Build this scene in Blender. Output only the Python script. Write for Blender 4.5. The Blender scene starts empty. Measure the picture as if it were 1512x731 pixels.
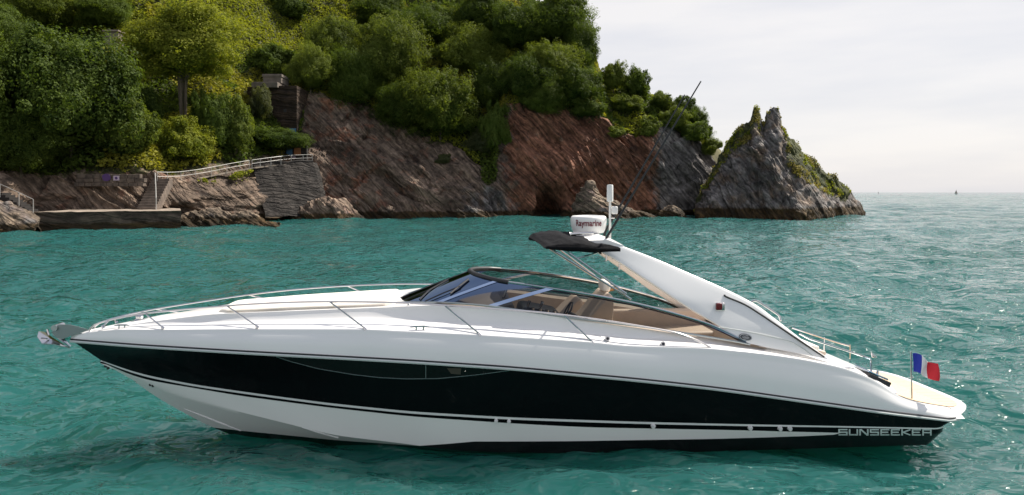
import bpy, math, random
import numpy as np
from mathutils import Vector, Matrix

# ------------------------------------------------------------------ camera, sky, sun, exposure
SC = bpy.context.scene
F, H = 1008.0, 4.36                      # focal length in photo pixels (1512 wide), camera height above the water
SUN_AZ, SUN_EL = math.radians(60), math.radians(51)
cam_d = bpy.data.cameras.new('camera'); cam = bpy.data.objects.new('camera', cam_d); SC.collection.objects.link(cam)
cam.location = (0, 0, H); cam.rotation_euler = (math.radians(90), 0, 0)
cam_d.sensor_width = 36; cam_d.lens = 36 * F / 1512; cam_d.shift_y = -(365.5 - 284.0) / 1512
cam_d.clip_start = 0.1; cam_d.clip_end = 60000
SC.camera = cam
SC.view_settings.view_transform = 'Standard'; SC.view_settings.look = 'None'
SC.view_settings.exposure = 0.66; SC.view_settings.gamma = 1
SC.render.engine = 'CYCLES'
SC.cycles.max_bounces = 8; SC.cycles.transparent_max_bounces = 12
SC.cycles.sample_clamp_indirect = 6; SC.cycles.sample_clamp_direct = 12

W = bpy.data.worlds.new('World'); SC.world = W; W.use_nodes = True
nt = W.node_tree; N = nt.nodes; L = nt.links
for n in list(N): N.remove(n)
def nd(tree, typ, **kw):
    n = tree.nodes.new(typ)
    for k, v in kw.items(): setattr(n, k, v)
    return n
sky = nd(nt, 'ShaderNodeTexSky', sky_type='NISHITA', sun_disc=False, sun_elevation=SUN_EL, sun_rotation=SUN_AZ)
sky.air_density = 1.0; sky.dust_density = 2.0; sky.ozone_density = 1.0
tc = nd(nt, 'ShaderNodeTexCoord'); mp = nd(nt, 'ShaderNodeMapping'); mp.inputs['Scale'].default_value = (1.2, 1.2, 7.0)
mp.inputs['Rotation'].default_value = (0.0, math.radians(-6), 0.0)
L.new(tc.outputs['Generated'], mp.inputs['Vector'])
cn = nd(nt, 'ShaderNodeTexNoise'); cn.inputs['Scale'].default_value = 1.6; cn.inputs['Detail'].default_value = 6; cn.inputs['Roughness'].default_value = 0.55
L.new(mp.outputs['Vector'], cn.inputs['Vector'])
cr = nd(nt, 'ShaderNodeValToRGB'); cr.color_ramp.elements[0].position = 0.34; cr.color_ramp.elements[0].color = (5.0, 5.0, 5.25, 1)
cr.color_ramp.elements[1].position = 0.62; cr.color_ramp.elements[1].color = (6.0, 5.8, 5.72, 1)
L.new(cn.outputs['Fac'], cr.inputs['Fac'])
mx = nd(nt, 'ShaderNodeMixRGB')                     # thin bright cloud low down, clearer and bluer overhead
sxz = nd(nt, 'ShaderNodeSeparateXYZ'); L.new(tc.outputs['Generated'], sxz.inputs[0])
cov = nd(nt, 'ShaderNodeMapRange'); cov.inputs['From Min'].default_value = .33; cov.inputs['From Max'].default_value = .65; cov.inputs['To Min'].default_value = .9; cov.inputs['To Max'].default_value = .32
L.new(sxz.outputs['Z'], cov.inputs['Value']); L.new(cov.outputs['Result'], mx.inputs['Fac'])
L.new(sky.outputs['Color'], mx.inputs['Color1']); L.new(cr.outputs['Color'], mx.inputs['Color2'])
bg = nd(nt, 'ShaderNodeBackground'); bg.inputs['Strength'].default_value = 0.1
ow = nd(nt, 'ShaderNodeOutputWorld')
L.new(mx.outputs['Color'], bg.inputs['Color']); L.new(bg.outputs['Background'], ow.inputs['Surface'])

sun_d = bpy.data.lights.new('sun', 'SUN'); sun = bpy.data.objects.new('sun', sun_d); SC.collection.objects.link(sun)
sun_d.energy = 5.0; sun_d.angle = math.radians(0.5); sun_d.color = (1.0, 0.94, 0.84)
sd = Vector((math.sin(SUN_AZ) * math.cos(SUN_EL), math.cos(SUN_AZ) * math.cos(SUN_EL), math.sin(SUN_EL)))
sun.rotation_euler = (-sd).to_track_quat('-Z', 'Y').to_euler(); sun.location = sd * 200

# ------------------------------------------------------------------ helpers
rng = np.random.default_rng(7); random.seed(7)
def hash3(ix, iy, iz, seed):
    h = (ix * 374761393 + iy * 668265263 + iz * 2147483647 + seed * 1274126177) & 0xFFFFFFFF
    h = ((h ^ (h >> 13)) * 1274126177) & 0xFFFFFFFF
    h = h ^ (h >> 16)
    return (h & 0xFFFF) / 65535.0
def vnoise(p, seed=0):
    p = np.asarray(p, float); i = np.floor(p).astype(np.int64); f = p - i; f = f * f * (3 - 2 * f)
    r = 0
    for dx in (0, 1):
        for dy in (0, 1):
            for dz in (0, 1):
                wgt = (f[..., 0] if dx else 1 - f[..., 0]) * (f[..., 1] if dy else 1 - f[..., 1]) * (f[..., 2] if dz else 1 - f[..., 2])
                r = r + wgt * hash3(i[..., 0] + dx, i[..., 1] + dy, i[..., 2] + dz, seed)
    return r * 2 - 1
def fbm(p, octv=4, seed=0, gain=0.5):
    a, s, r = 1.0, 0.0, 0
    p = np.asarray(p, float)
    for o in range(octv):
        r = r + a * vnoise(p * (2.03 ** o) + o * 17.3, seed + o); s += a; a *= gain
    return r / s

def link(o, parent=None):
    SC.collection.objects.link(o)
    if parent is not None: o.parent = parent
    return o
def mk(name, v, f, mats, parent=None, smooth=True, midx=None):
    v = np.asarray(v, np.float32).reshape(-1, 3)
    me = bpy.data.meshes.new(name)
    if isinstance(f, np.ndarray) and f.ndim == 2:
        k = f.shape[1]; n = len(f)
        me.vertices.add(len(v)); me.vertices.foreach_set('co', v.ravel())
        me.loops.add(n * k); me.loops.foreach_set('vertex_index', f.astype(np.int32).ravel())
        me.polygons.add(n); me.polygons.foreach_set('loop_start', np.arange(0, n * k, k, dtype=np.int32))
        me.polygons.foreach_set('loop_total', np.full(n, k, np.int32))
        me.update(calc_edges=True)
    else:
        me.from_pydata([tuple(map(float, q)) for q in v], [], [tuple(int(i) for i in q) for q in f]); me.update()
    if not isinstance(mats, (list, tuple)): mats = [mats]
    for m in mats: me.materials.append(m)
    if midx is not None: me.polygons.foreach_set('material_index', np.asarray(midx, np.int32))
    me.polygons.foreach_set('use_smooth', np.full(len(me.polygons), bool(smooth)))
    me.validate()
    return link(bpy.data.objects.new(name, me), parent)
def tag(o, label=None, cat=None, group=None, kind=None):
    if label: o['label'] = label
    if cat: o['category'] = cat
    if group: o['group'] = group
    if kind: o['kind'] = kind
    return o
def empty(name, loc=(0, 0, 0), rz=0, parent=None):
    o = bpy.data.objects.new(name, None); link(o, parent); o.location = loc; o.rotation_euler = (0, 0, rz); o.empty_display_size = 0.2
    return o
def at(px, py, d):
    return np.array([(px - 756) / F * d, d, H - (py - 284) / F * d])
def gridfaces(nr, nc, close=False, off=0):
    r = np.arange(nr - 1)[:, None]; c = np.arange(nc if close else nc - 1)[None, :]
    c2 = (c + 1) % nc
    return (np.stack([r * nc + c, r * nc + c2, (r + 1) * nc + c2, (r + 1) * nc + c], -1).reshape(-1, 4) + off)
class MB:
    def __init__(s): s.v = []; s.f = []; s.m = []
    def add(s, v, f, m=0):
        o = len(s.v); s.v += [tuple(map(float, q)) for q in v]
        for q in f: s.f.append(tuple(int(i) + o for i in q)); s.m.append(m)
        return s
    def box(s, c, d, rot=None, m=0, bevel=0.0):
        x, y, z = (q / 2 for q in d)
        if bevel <= 0:
            v = [(-x, -y, -z), (x, -y, -z), (x, y, -z), (-x, y, -z), (-x, -y, z), (x, -y, z), (x, y, z), (-x, y, z)]
            f = [(0, 3, 2, 1), (4, 5, 6, 7), (0, 1, 5, 4), (1, 2, 6, 5), (2, 3, 7, 6), (3, 0, 4, 7)]
        else:
            b = min(bevel, x * .9, y * .9, z * .9); v = []; f = []
            import bmesh
            bm = bmesh.new(); bmesh.ops.create_cube(bm, size=1)
            for q in bm.verts: q.co = Vector((q.co.x * 2 * x, q.co.y * 2 * y, q.co.z * 2 * z))
            bmesh.ops.bevel(bm, geom=list(bm.edges), offset=b, segments=3, affect='EDGES', profile=0.6)
            bm.verts.index_update(); v = [tuple(q.co) for q in bm.verts]; f = [tuple(q.index for q in p.verts) for p in bm.faces]; bm.free()
        if rot is not None: v = [tuple(rot @ Vector(q)) for q in v]
        return s.add([(q[0] + c[0], q[1] + c[1], q[2] + c[2]) for q in v], f, m)
    def tube(s, pts, r, n=8, m=0, caps=True):
        P = [Vector(p) for p in pts]; rs = r if isinstance(r, (list, tuple)) else [r] * len(P)
        V = []; up = None
        for i, p in enumerate(P):
            t = (P[min(i + 1, len(P) - 1)] - P[max(i - 1, 0)])
            t = t.normalized() if t.length > 1e-9 else Vector((0, 0, 1))
            if up is None: up = t.cross(Vector((0.13, 0.21, 0.97)) if abs(t.z) < .9 else Vector((1, 0.1, 0))).normalized()
            else:
                up = (up - t * up.dot(t)); up = up.normalized() if up.length > 1e-6 else t.orthogonal().normalized()
            b = t.cross(up)
            for k in range(n):
                a = 2 * math.pi * k / n; V.append(p + (up * math.cos(a) + b * math.sin(a)) * rs[i])
        Fc = [tuple(q) for q in gridfaces(len(P), n, True)]
        if caps: Fc.append(tuple(range(n - 1, -1, -1))); Fc.append(tuple(range((len(P) - 1) * n, len(P) * n)))
        return s.add(V, Fc, m)
    def lathe(s, prof, c=(0, 0, 0), n=32, m=0):
        V = [(c[0] + r * math.cos(2 * math.pi * k / n), c[1] + r * math.sin(2 * math.pi * k / n), c[2] + z) for r, z in prof for k in range(n)]
        return s.add(V, [tuple(q) for q in gridfaces(len(prof), n, True)] + [tuple(range(n - 1, -1, -1)), tuple(range((len(prof) - 1) * n, len(prof) * n))], m)
    def build(s, name, mats, parent=None, smooth=False, bevel=0):
        o = mk(name, s.v, s.f, mats, parent, smooth, s.m)
        if smooth: o.data.set_sharp_from_angle(angle=math.radians(40))
        return o
def smoothpath(pts, k=6):
    P = [np.array(p, float) for p in pts]; out = []
    for i in range(len(P) - 1):
        p0 = P[max(i - 1, 0)]; p1 = P[i]; p2 = P[i + 1]; p3 = P[min(i + 2, len(P) - 1)]
        for j in range(k):
            t = j / k
            out.append(0.5 * (2 * p1 + (p2 - p0) * t + (2 * p0 - 5 * p1 + 4 * p2 - p3) * t * t + (3 * p1 - p0 - 3 * p2 + p3) * t ** 3))
    out.append(P[-1]); return out

# ------------------------------------------------------------------ materials
def pmat(name, col, rough=0.5, metal=0.0, spec=0.5, coat=0.0, noise=None, bump=None):
    """noise=(scale, amount): uneven colour; bump=(scale, strength)"""
    m = bpy.data.materials.new(name); m.use_nodes = True; t = m.node_tree; b = t.nodes['Principled BSDF']
    b.inputs['Base Color'].default_value = (*col, 1); b.inputs['Roughness'].default_value = rough; b.inputs['Metallic'].default_value = metal
    b.inputs['Specular IOR Level'].default_value = spec; b.inputs['Coat Weight'].default_value = coat; b.inputs['Coat Roughness'].default_value = 0.05
    tcn = nd(t, 'ShaderNodeTexCoord')
    if noise:
        n = nd(t, 'ShaderNodeTexNoise'); n.inputs['Scale'].default_value = noise[0]; n.inputs['Detail'].default_value = 6
        t.links.new(tcn.outputs['Object'], n.inputs['Vector'])
        r = nd(t, 'ShaderNodeValToRGB'); a = noise[1]
        r.color_ramp.elements[0].position = .3; r.color_ramp.elements[1].position = .7
        r.color_ramp.elements[0].color = (*[c * (1 - a) for c in col], 1); r.color_ramp.elements[1].color = (*[min(1, c * (1 + a)) for c in col], 1)
        t.links.new(n.outputs['Fac'], r.inputs['Fac']); t.links.new(r.outputs['Color'], b.inputs['Base Color'])
    if bump:
        n = nd(t, 'ShaderNodeTexNoise'); n.inputs['Scale'].default_value = bump[0]; n.inputs['Detail'].default_value = 8
        t.links.new(tcn.outputs['Object'], n.inputs['Vector'])
        bp = nd(t, 'ShaderNodeBump'); bp.inputs['Strength'].default_value = bump[1]; bp.inputs['Distance'].default_value = .02
        t.links.new(n.outputs['Fac'], bp.inputs['Height']); t.links.new(bp.outputs['Normal'], b.inputs['Normal'])
    return m
M = {}
M['gel'] = pmat('white_gelcoat', (0.80, 0.79, 0.78), 0.22, coat=0.3, noise=(0.7, 0.02))
M['black'] = pmat('black_gelcoat', (0.003, 0.003, 0.004), 0.10, spec=0.14)
M['rub'] = pmat('rub_rail_grey', (0.55, 0.58, 0.56), 0.3)
M['steel'] = pmat('stainless_steel', (0.55, 0.54, 0.54), 0.10, metal=1.0)
M['steel_dull'] = pmat('dull_steel', (0.30, 0.33, 0.33), 0.32, metal=0.7)
M['mullion'] = pmat('sky_tinted_pillar', (0.50, 0.60, 0.76), 0.08, metal=1.0)  # blue of the reflected sky is tinted into the metal colour
M['rubber'] = pmat('black_rubber', (0.012, 0.012, 0.013), 0.45)
M['beige'] = pmat('beige_leather', (0.56, 0.45, 0.36), 0.5, noise=(3, 0.06), bump=(60, 0.05))
M['cream'] = pmat('cream_cushion', (0.80, 0.74, 0.66), 0.55, noise=(2, 0.03), bump=(40, 0.05))
M['dash'] = pmat('grey_brown_dash', (0.13, 0.115, 0.115), 0.5, noise=(2, 0.15))
M['dark'] = pmat('dark_instrument', (0.015, 0.016, 0.02), 0.35)
M['canvas'] = pmat('black_canvas', (0.006, 0.006, 0.008), 0.9, spec=.15, noise=(3, 0.3), bump=(9, 0.9))
M['plastic'] = pmat('white_plastic', (0.78, 0.77, 0.75), 0.35)
M['maroon'] = pmat('maroon_print', (0.16, 0.006, 0.02), 0.5)
M['letter'] = pmat('pale_green_letter', (0.50, 0.58, 0.55), 0.25)
M['red'] = pmat('red_lens', (0.12, 0.004, 0.006), 0.15)
M['copper'] = pmat('amber_bracket', (0.40, 0.20, 0.07), 0.25, metal=0.6)
M['emblem'] = pmat('dark_emblem', (0.03, 0.035, 0.045), 0.25)
M['emblem2'] = pmat('emblem_script', (0.40, 0.42, 0.45), 0.3)

def glassmat(name, tint, ior=1.5, extra=0.0):
    m = bpy.data.materials.new(name); m.use_nodes = True; t = m.node_tree
    for n in list(t.nodes): t.nodes.remove(n)
    o = nd(t, 'ShaderNodeOutputMaterial'); mixn = nd(t, 'ShaderNodeMixShader'); fr = nd(t, 'ShaderNodeFresnel'); fr.inputs['IOR'].default_value = ior
    tr = nd(t, 'ShaderNodeBsdfTransparent'); tr.inputs['Color'].default_value = (*tint, 1)
    gl = nd(t, 'ShaderNodeBsdfGlossy'); gl.inputs['Roughness'].default_value = 0.02; gl.inputs['Color'].default_value = (.15, .20, .29, 1)
    ad = nd(t, 'ShaderNodeMath', operation='ADD'); ad.inputs[1].default_value = extra
    t.links.new(fr.outputs[0], ad.inputs[0]); t.links.new(ad.outputs[0], mixn.inputs[0])
    t.links.new(tr.outputs[0], mixn.inputs[1]); t.links.new(gl.outputs[0], mixn.inputs[2]); t.links.new(mixn.outputs[0], o.inputs['Surface'])
    return m
M['glass'] = glassmat('tinted_glass', (0.48, 0.48, 0.46), 1.5, 0.0)
M['glass_front'] = glassmat('tinted_front_glass', (0.18, 0.18, 0.21), 1.4, 0.0)
M['hullglass'] = pmat('dark_hull_glass', (0.006, 0.006, 0.006), 0.04, spec=0.22)

def teakmat():
    m = bpy.data.materials.new('bleached_teak'); m.use_nodes = True; t = m.node_tree; b = t.nodes['Principled BSDF']
    c = nd(t, 'ShaderNodeTexCoord'); w = nd(t, 'ShaderNodeTexWave', wave_type='BANDS', bands_direction='Y'); w.inputs['Scale'].default_value = 3.2; w.inputs['Distortion'].default_value = 0
    t.links.new(c.outputs['Object'], w.inputs['Vector'])
    r = nd(t, 'ShaderNodeValToRGB'); r.color_ramp.elements[0].position = 0.03; r.color_ramp.elements[0].color = (0.22, 0.15, 0.09, 1)
    r.color_ramp.elements[1].position = 0.10; r.color_ramp.elements[1].color = (0.66, 0.49, 0.31, 1)
    t.links.new(w.outputs['Fac'], r.inputs['Fac'])
    n = nd(t, 'ShaderNodeTexNoise'); n.inputs['Scale'].default_value = 3; t.links.new(c.outputs['Object'], n.inputs['Vector'])
    mxn = nd(t, 'ShaderNodeMixRGB', blend_type='MULTIPLY'); mxn.inputs['Fac'].default_value = .35
    t.links.new(r.outputs['Color'], mxn.inputs['Color1']); t.links.new(n.outputs['Color'], mxn.inputs['Color2'])
    t.links.new(r.outputs['Color'], b.inputs['Base Color']); b.inputs['Roughness'].default_value = .6
    return m
M['teak'] = teakmat()

def leafmat(name, c0, c1, trans=0.45):
    m = bpy.data.materials.new(name); m.use_nodes = True; t = m.node_tree; b = t.nodes['Principled BSDF']; o = t.nodes['Material Output']
    g = nd(t, 'ShaderNodeNewGeometry'); n = nd(t, 'ShaderNodeTexNoise'); n.inputs['Scale'].default_value = 0.35; n.inputs['Detail'].default_value = 3
    t.links.new(g.outputs['Position'], n.inputs['Vector'])
    ri = g.outputs['Random Per Island']; oi = nd(t, 'ShaderNodeObjectInfo')
    s1 = nd(t, 'ShaderNodeMath', operation='MULTIPLY_ADD'); s1.inputs[1].default_value = 0.45
    t.links.new(ri, s1.inputs[0]); t.links.new(n.outputs['Fac'], s1.inputs[2])
    s2 = nd(t, 'ShaderNodeMath', operation='MULTIPLY_ADD'); s2.inputs[1].default_value = 0.3
    t.links.new(oi.outputs['Random'], s2.inputs[0]); t.links.new(s1.outputs[0], s2.inputs[2])
    r = nd(t, 'ShaderNodeValToRGB'); r.color_ramp.elements[0].position = .45; r.color_ramp.elements[0].color = (*c0, 1)
    r.color_ramp.elements[1].position = 1.15 if False else 1.0; r.color_ramp.elements[1].color = (*c1, 1)
    t.links.new(s2.outputs[0], r.inputs['Fac']); t.links.new(r.outputs['Color'], b.inputs['Base Color'])
    b.inputs['Roughness'].default_value = .55; b.inputs['Specular IOR Level'].default_value = .08
    tl = nd(t, 'ShaderNodeBsdfTranslucent'); mu = nd(t, 'ShaderNodeMixRGB', blend_type='MULTIPLY'); mu.inputs['Fac'].default_value = 1
    mu.inputs['Color2'].default_value = (1.3, 1.3, .45, 1); t.links.new(r.outputs['Color'], mu.inputs['Color1']); t.links.new(mu.outputs['Color'], tl.inputs['Color'])
    ms = nd(t, 'ShaderNodeMixShader'); ms.inputs[0].default_value = trans
    t.links.new(b.outputs[0], ms.inputs[1]); t.links.new(tl.outputs[0], ms.inputs[2]); t.links.new(ms.outputs[0], o.inputs['Surface'])
    return m
LEAF = {'dark': leafmat('dark_green_leaves', (0.019, 0.038, 0.009), (0.100, 0.140, 0.026)),
        'mid': leafmat('olive_green_leaves', (0.038, 0.062, 0.013), (0.155, 0.190, 0.036)),
        'light': leafmat('yellow_green_leaves', (0.078, 0.110, 0.015), (0.25, 0.265, 0.036), .45),
        'grey': leafmat('grey_green_leaves', (0.05, 0.065, 0.03), (0.12, 0.13, 0.06)),
        'straw': leafmat('straw_grass', (0.085, 0.080, 0.020), (0.30, 0.25, 0.07), .3),
        'scrub': leafmat('scrub_leaves', (0.065, 0.082, 0.014), (0.27, 0.255, 0.04), .4)}
M['bark'] = pmat('grey_brown_bark', (0.10, 0.08, 0.055), 0.9, noise=(3, .4), bump=(8, .8))

def rockmat(name, scale=1.0, tilt=45, base=((0.042, 0.029, 0.022), (0.36, 0.26, 0.19)), red=((0.060, 0.026, 0.016), (0.44, 0.20, 0.12)), veg=True, weed=1.0, grey=((0.038, 0.034, 0.033), (0.33, 0.30, 0.28))):
    """strata-banded rock; vertex attributes red / grey / veg choose the stone and the plant cover; a brown weed band above the waterline"""
    m = bpy.data.materials.new(name); m.use_nodes = True; t = m.node_tree; b = t.nodes['Principled BSDF']; lk = t.links.new
    c = nd(t, 'ShaderNodeTexCoord'); g = nd(t, 'ShaderNodeNewGeometry')
    mpn = nd(t, 'ShaderNodeMapping'); mpn.inputs['Rotation'].default_value = (math.radians(8), math.radians(-tilt), 0); lk(c.outputs['Object'], mpn.inputs['Vector'])
    wn = nd(t, 'ShaderNodeTexNoise'); wn.inputs['Scale'].default_value = .22; wn.inputs['Detail'].default_value = 3; lk(c.outputs['Object'], wn.inputs['Vector'])
    wa = nd(t, 'ShaderNodeVectorMath', operation='MULTIPLY_ADD'); wa.inputs[1].default_value = (1.5, 1.5, 1.5); lk(wn.outputs['Color'], wa.inputs[0]); lk(mpn.outputs['Vector'], wa.inputs[2])
    st = nd(t, 'ShaderNodeVectorMath', operation='MULTIPLY'); st.inputs[1].default_value = (0.06 * scale, 0.12 * scale, 1.7 * scale); lk(wa.outputs[0], st.inputs[0])
    n1 = nd(t, 'ShaderNodeTexNoise'); n1.inputs['Scale'].default_value = 1.0; n1.inputs['Detail'].default_value = 9; n1.inputs['Roughness'].default_value = .68; lk(st.outputs[0], n1.inputs['Vector'])
    n2 = nd(t, 'ShaderNodeTexNoise'); n2.inputs['Scale'].default_value = 1.1 * scale; n2.inputs['Detail'].default_value = 8; n2.inputs['Roughness'].default_value = .65; lk(c.outputs['Object'], n2.inputs['Vector'])
    ad = nd(t, 'ShaderNodeMath', operation='ADD'); lk(n1.outputs['Fac'], ad.inputs[0]); lk(n2.outputs['Fac'], ad.inputs[1])
    hf = nd(t, 'ShaderNodeMath', operation='MULTIPLY'); hf.inputs[1].default_value = .5; lk(ad.outputs[0], hf.inputs[0])
    def ramp(cc, lo=.38, hi=.64):
        r = nd(t, 'ShaderNodeValToRGB'); r.color_ramp.elements[0].position = lo; r.color_ramp.elements[1].position = hi
        r.color_ramp.elements[0].color = (*cc[0], 1); r.color_ramp.elements[1].color = (*cc[1], 1); lk(hf.outputs[0], r.inputs['Fac']); return r.outputs['Color']
    def mixc(f, a, d):
        q = nd(t, 'ShaderNodeMixRGB'); lk(f, q.inputs['Fac']); lk(a, q.inputs['Color1']); lk(d, q.inputs['Color2']); return q.outputs['Color']
    stv = nd(t, 'ShaderNodeVectorMath', operation='MULTIPLY'); stv.inputs[1].default_value = (0.11 * scale, 0.17 * scale, .85 * scale); lk(wa.outputs[0], stv.inputs[0])
    vo = nd(t, 'ShaderNodeTexVoronoi', feature='DISTANCE_TO_EDGE'); vo.inputs['Scale'].default_value = 1.0; lk(stv.outputs[0], vo.inputs['Vector'])
    vo2 = nd(t, 'ShaderNodeTexVoronoi', feature='DISTANCE_TO_EDGE'); vo2.inputs['Scale'].default_value = 2.7; lk(stv.outputs[0], vo2.inputs['Vector'])
    ck = nd(t, 'ShaderNodeMapRange'); ck.inputs['From Max'].default_value = .17; lk(vo.outputs['Distance'], ck.inputs['Value'])
    ck2 = nd(t, 'ShaderNodeMapRange'); ck2.inputs['From Max'].default_value = .12; ck2.inputs['To Min'].default_value = .45; lk(vo2.outputs['Distance'], ck2.inputs['Value'])
    crk = nd(t, 'ShaderNodeMath', operation='MULTIPLY'); lk(ck.outputs['Result'], crk.inputs[0]); lk(ck2.outputs['Result'], crk.inputs[1])
    def attr(nm):
        a = nd(t, 'ShaderNodeAttribute', attribute_name=nm); return a.outputs['Fac']
    def noisy(fac, amount=1.0, sc=.5):
        n = nd(t, 'ShaderNodeTexNoise'); n.inputs['Scale'].default_value = sc; n.inputs['Detail'].default_value = 5; lk(g.outputs['Position'], n.inputs['Vector'])
        s = nd(t, 'ShaderNodeMath', operation='SUBTRACT'); s.inputs[1].default_value = .5; lk(n.outputs['Fac'], s.inputs[0])
        q = nd(t, 'ShaderNodeMath', operation='MULTIPLY_ADD'); q.inputs[1].default_value = amount; lk(s.outputs[0], q.inputs[0]); lk(fac, q.inputs[2])
        r = nd(t, 'ShaderNodeMapRange'); r.inputs['From Min'].default_value = .35; r.inputs['From Max'].default_value = .65; lk(q.outputs[0], r.inputs['Value']); return r.outputs['Result']
    col = mixc(noisy(attr('red'), 2.2), ramp(base), ramp(red))
    col = mixc(noisy(attr('grey'), 1.6), col, ramp(grey))
    sx = nd(t, 'ShaderNodeSeparateXYZ'); lk(g.outputs['Position'], sx.inputs[0])
    wz = nd(t, 'ShaderNodeMapRange'); wz.inputs['From Min'].default_value = 1.05 * weed; wz.inputs['From Max'].default_value = 1.3 * weed; wz.inputs['To Min'].default_value = 1; wz.inputs['To Max'].default_value = 0
    zz = nd(t, 'ShaderNodeMath', operation='MULTIPLY_ADD'); zz.inputs[1].default_value = 1.2; lk(n2.outputs['Fac'], zz.inputs[0]); lk(sx.outputs['Z'], zz.inputs[2])
    zo = nd(t, 'ShaderNodeMath', operation='SUBTRACT'); zo.inputs[1].default_value = .55; lk(zz.outputs[0], zo.inputs[0]); lk(zo.outputs[0], wz.inputs['Value'])
    col = mixc(wz.outputs['Result'], col, ramp(((0.018, 0.011, 0.005), (0.11, 0.066, 0.024))))
    if veg: col = mixc(noisy(attr('veg'), 1.8, 1.2), col, ramp(((0.03, 0.042, 0.010), (0.10, 0.10, 0.03))))
    cm = nd(t, 'ShaderNodeMapRange'); cm.inputs['To Min'].default_value = .45; lk(crk.outputs[0], cm.inputs['Value'])
    pn = nd(t, 'ShaderNodeTexNoise'); pn.inputs['Scale'].default_value = .11; pn.inputs['Detail'].default_value = 4; lk(g.outputs['Position'], pn.inputs['Vector'])
    pr_ = nd(t, 'ShaderNodeMapRange'); pr_.inputs['From Min'].default_value = .35; pr_.inputs['From Max'].default_value = .65; pr_.inputs['To Min'].default_value = .62; pr_.inputs['To Max'].default_value = 1.3; lk(pn.outputs['Fac'], pr_.inputs['Value'])
    pm = nd(t, 'ShaderNodeMixRGB', blend_type='MULTIPLY'); pm.inputs['Fac'].default_value = 1; lk(col, pm.inputs['Color1']); lk(pr_.outputs['Result'], pm.inputs['Color2']); col = pm.outputs['Color']
    cmx = nd(t, 'ShaderNodeMixRGB', blend_type='MULTIPLY'); cmx.inputs['Fac'].default_value = 1; lk(col, cmx.inputs['Color1']); lk(cm.outputs['Result'], cmx.inputs['Color2']); col = cmx.outputs['Color']
    lk(col, b.inputs['Base Color']); b.inputs['Roughness'].default_value = .85; b.inputs['Specular IOR Level'].default_value = .3
    bp = nd(t, 'ShaderNodeBump'); bp.inputs['Strength'].default_value = 1.0; bp.inputs['Distance'].default_value = .55; hb = nd(t, 'ShaderNodeMath', operation='MULTIPLY_ADD'); hb.inputs[1].default_value = .35; lk(crk.outputs[0], hb.inputs[0]); lk(hf.outputs[0], hb.inputs[2]); lk(hb.outputs[0], bp.inputs['Height']); lk(bp.outputs['Normal'], b.inputs['Normal'])
    return m
M['cliff'] = rockmat('banded_cliff_rock', 1.0, 47)
M['stack'] = rockmat('grey_stack_rock', 1.0, 62, weed=1.5)
M['boulder'] = rockmat('boulder_rock', 1.4, 30, base=((0.065, 0.048, 0.034), (0.42, 0.32, 0.23)))
M['concrete'] = pmat('weathered_concrete', (0.24, 0.195, 0.155), .9, noise=(.9, .35), bump=(3, .8))
M['quayside'] = rockmat('stained_quay_stone', .8, 3, base=((.035, .027, .020), (.15, .115, .085)), weed=.75)
M['masonry'] = pmat('dark_masonry', (0.017, 0.014, 0.0125), .9, noise=(1.2, .4), bump=(4, 1))
M['bunker'] = rockmat('brown_rendered_wall', .8, 4, base=((.022, .014, .009), (.115, .072, .046)))
M['bunkertop'] = pmat('grey_slab', (0.14, 0.115, 0.095), .9, noise=(.8, .3), bump=(3, .6))
M['paint'] = pmat('galvanised_rail', (0.36, 0.35, 0.33), .45, metal=.2)
M['purple'] = pmat('purple_spray_paint', (0.07, 0.03, 0.13), .7)
M['pinkw'] = pmat('pale_spray_paint', (0.42, 0.34, 0.42), .7)
M['blue_spray'] = pmat('blue_spray_paint', (0.05, 0.14, 0.26), .7)
M['orange_spray'] = pmat('orange_spray_paint', (0.32, 0.13, 0.05), .7)

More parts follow.
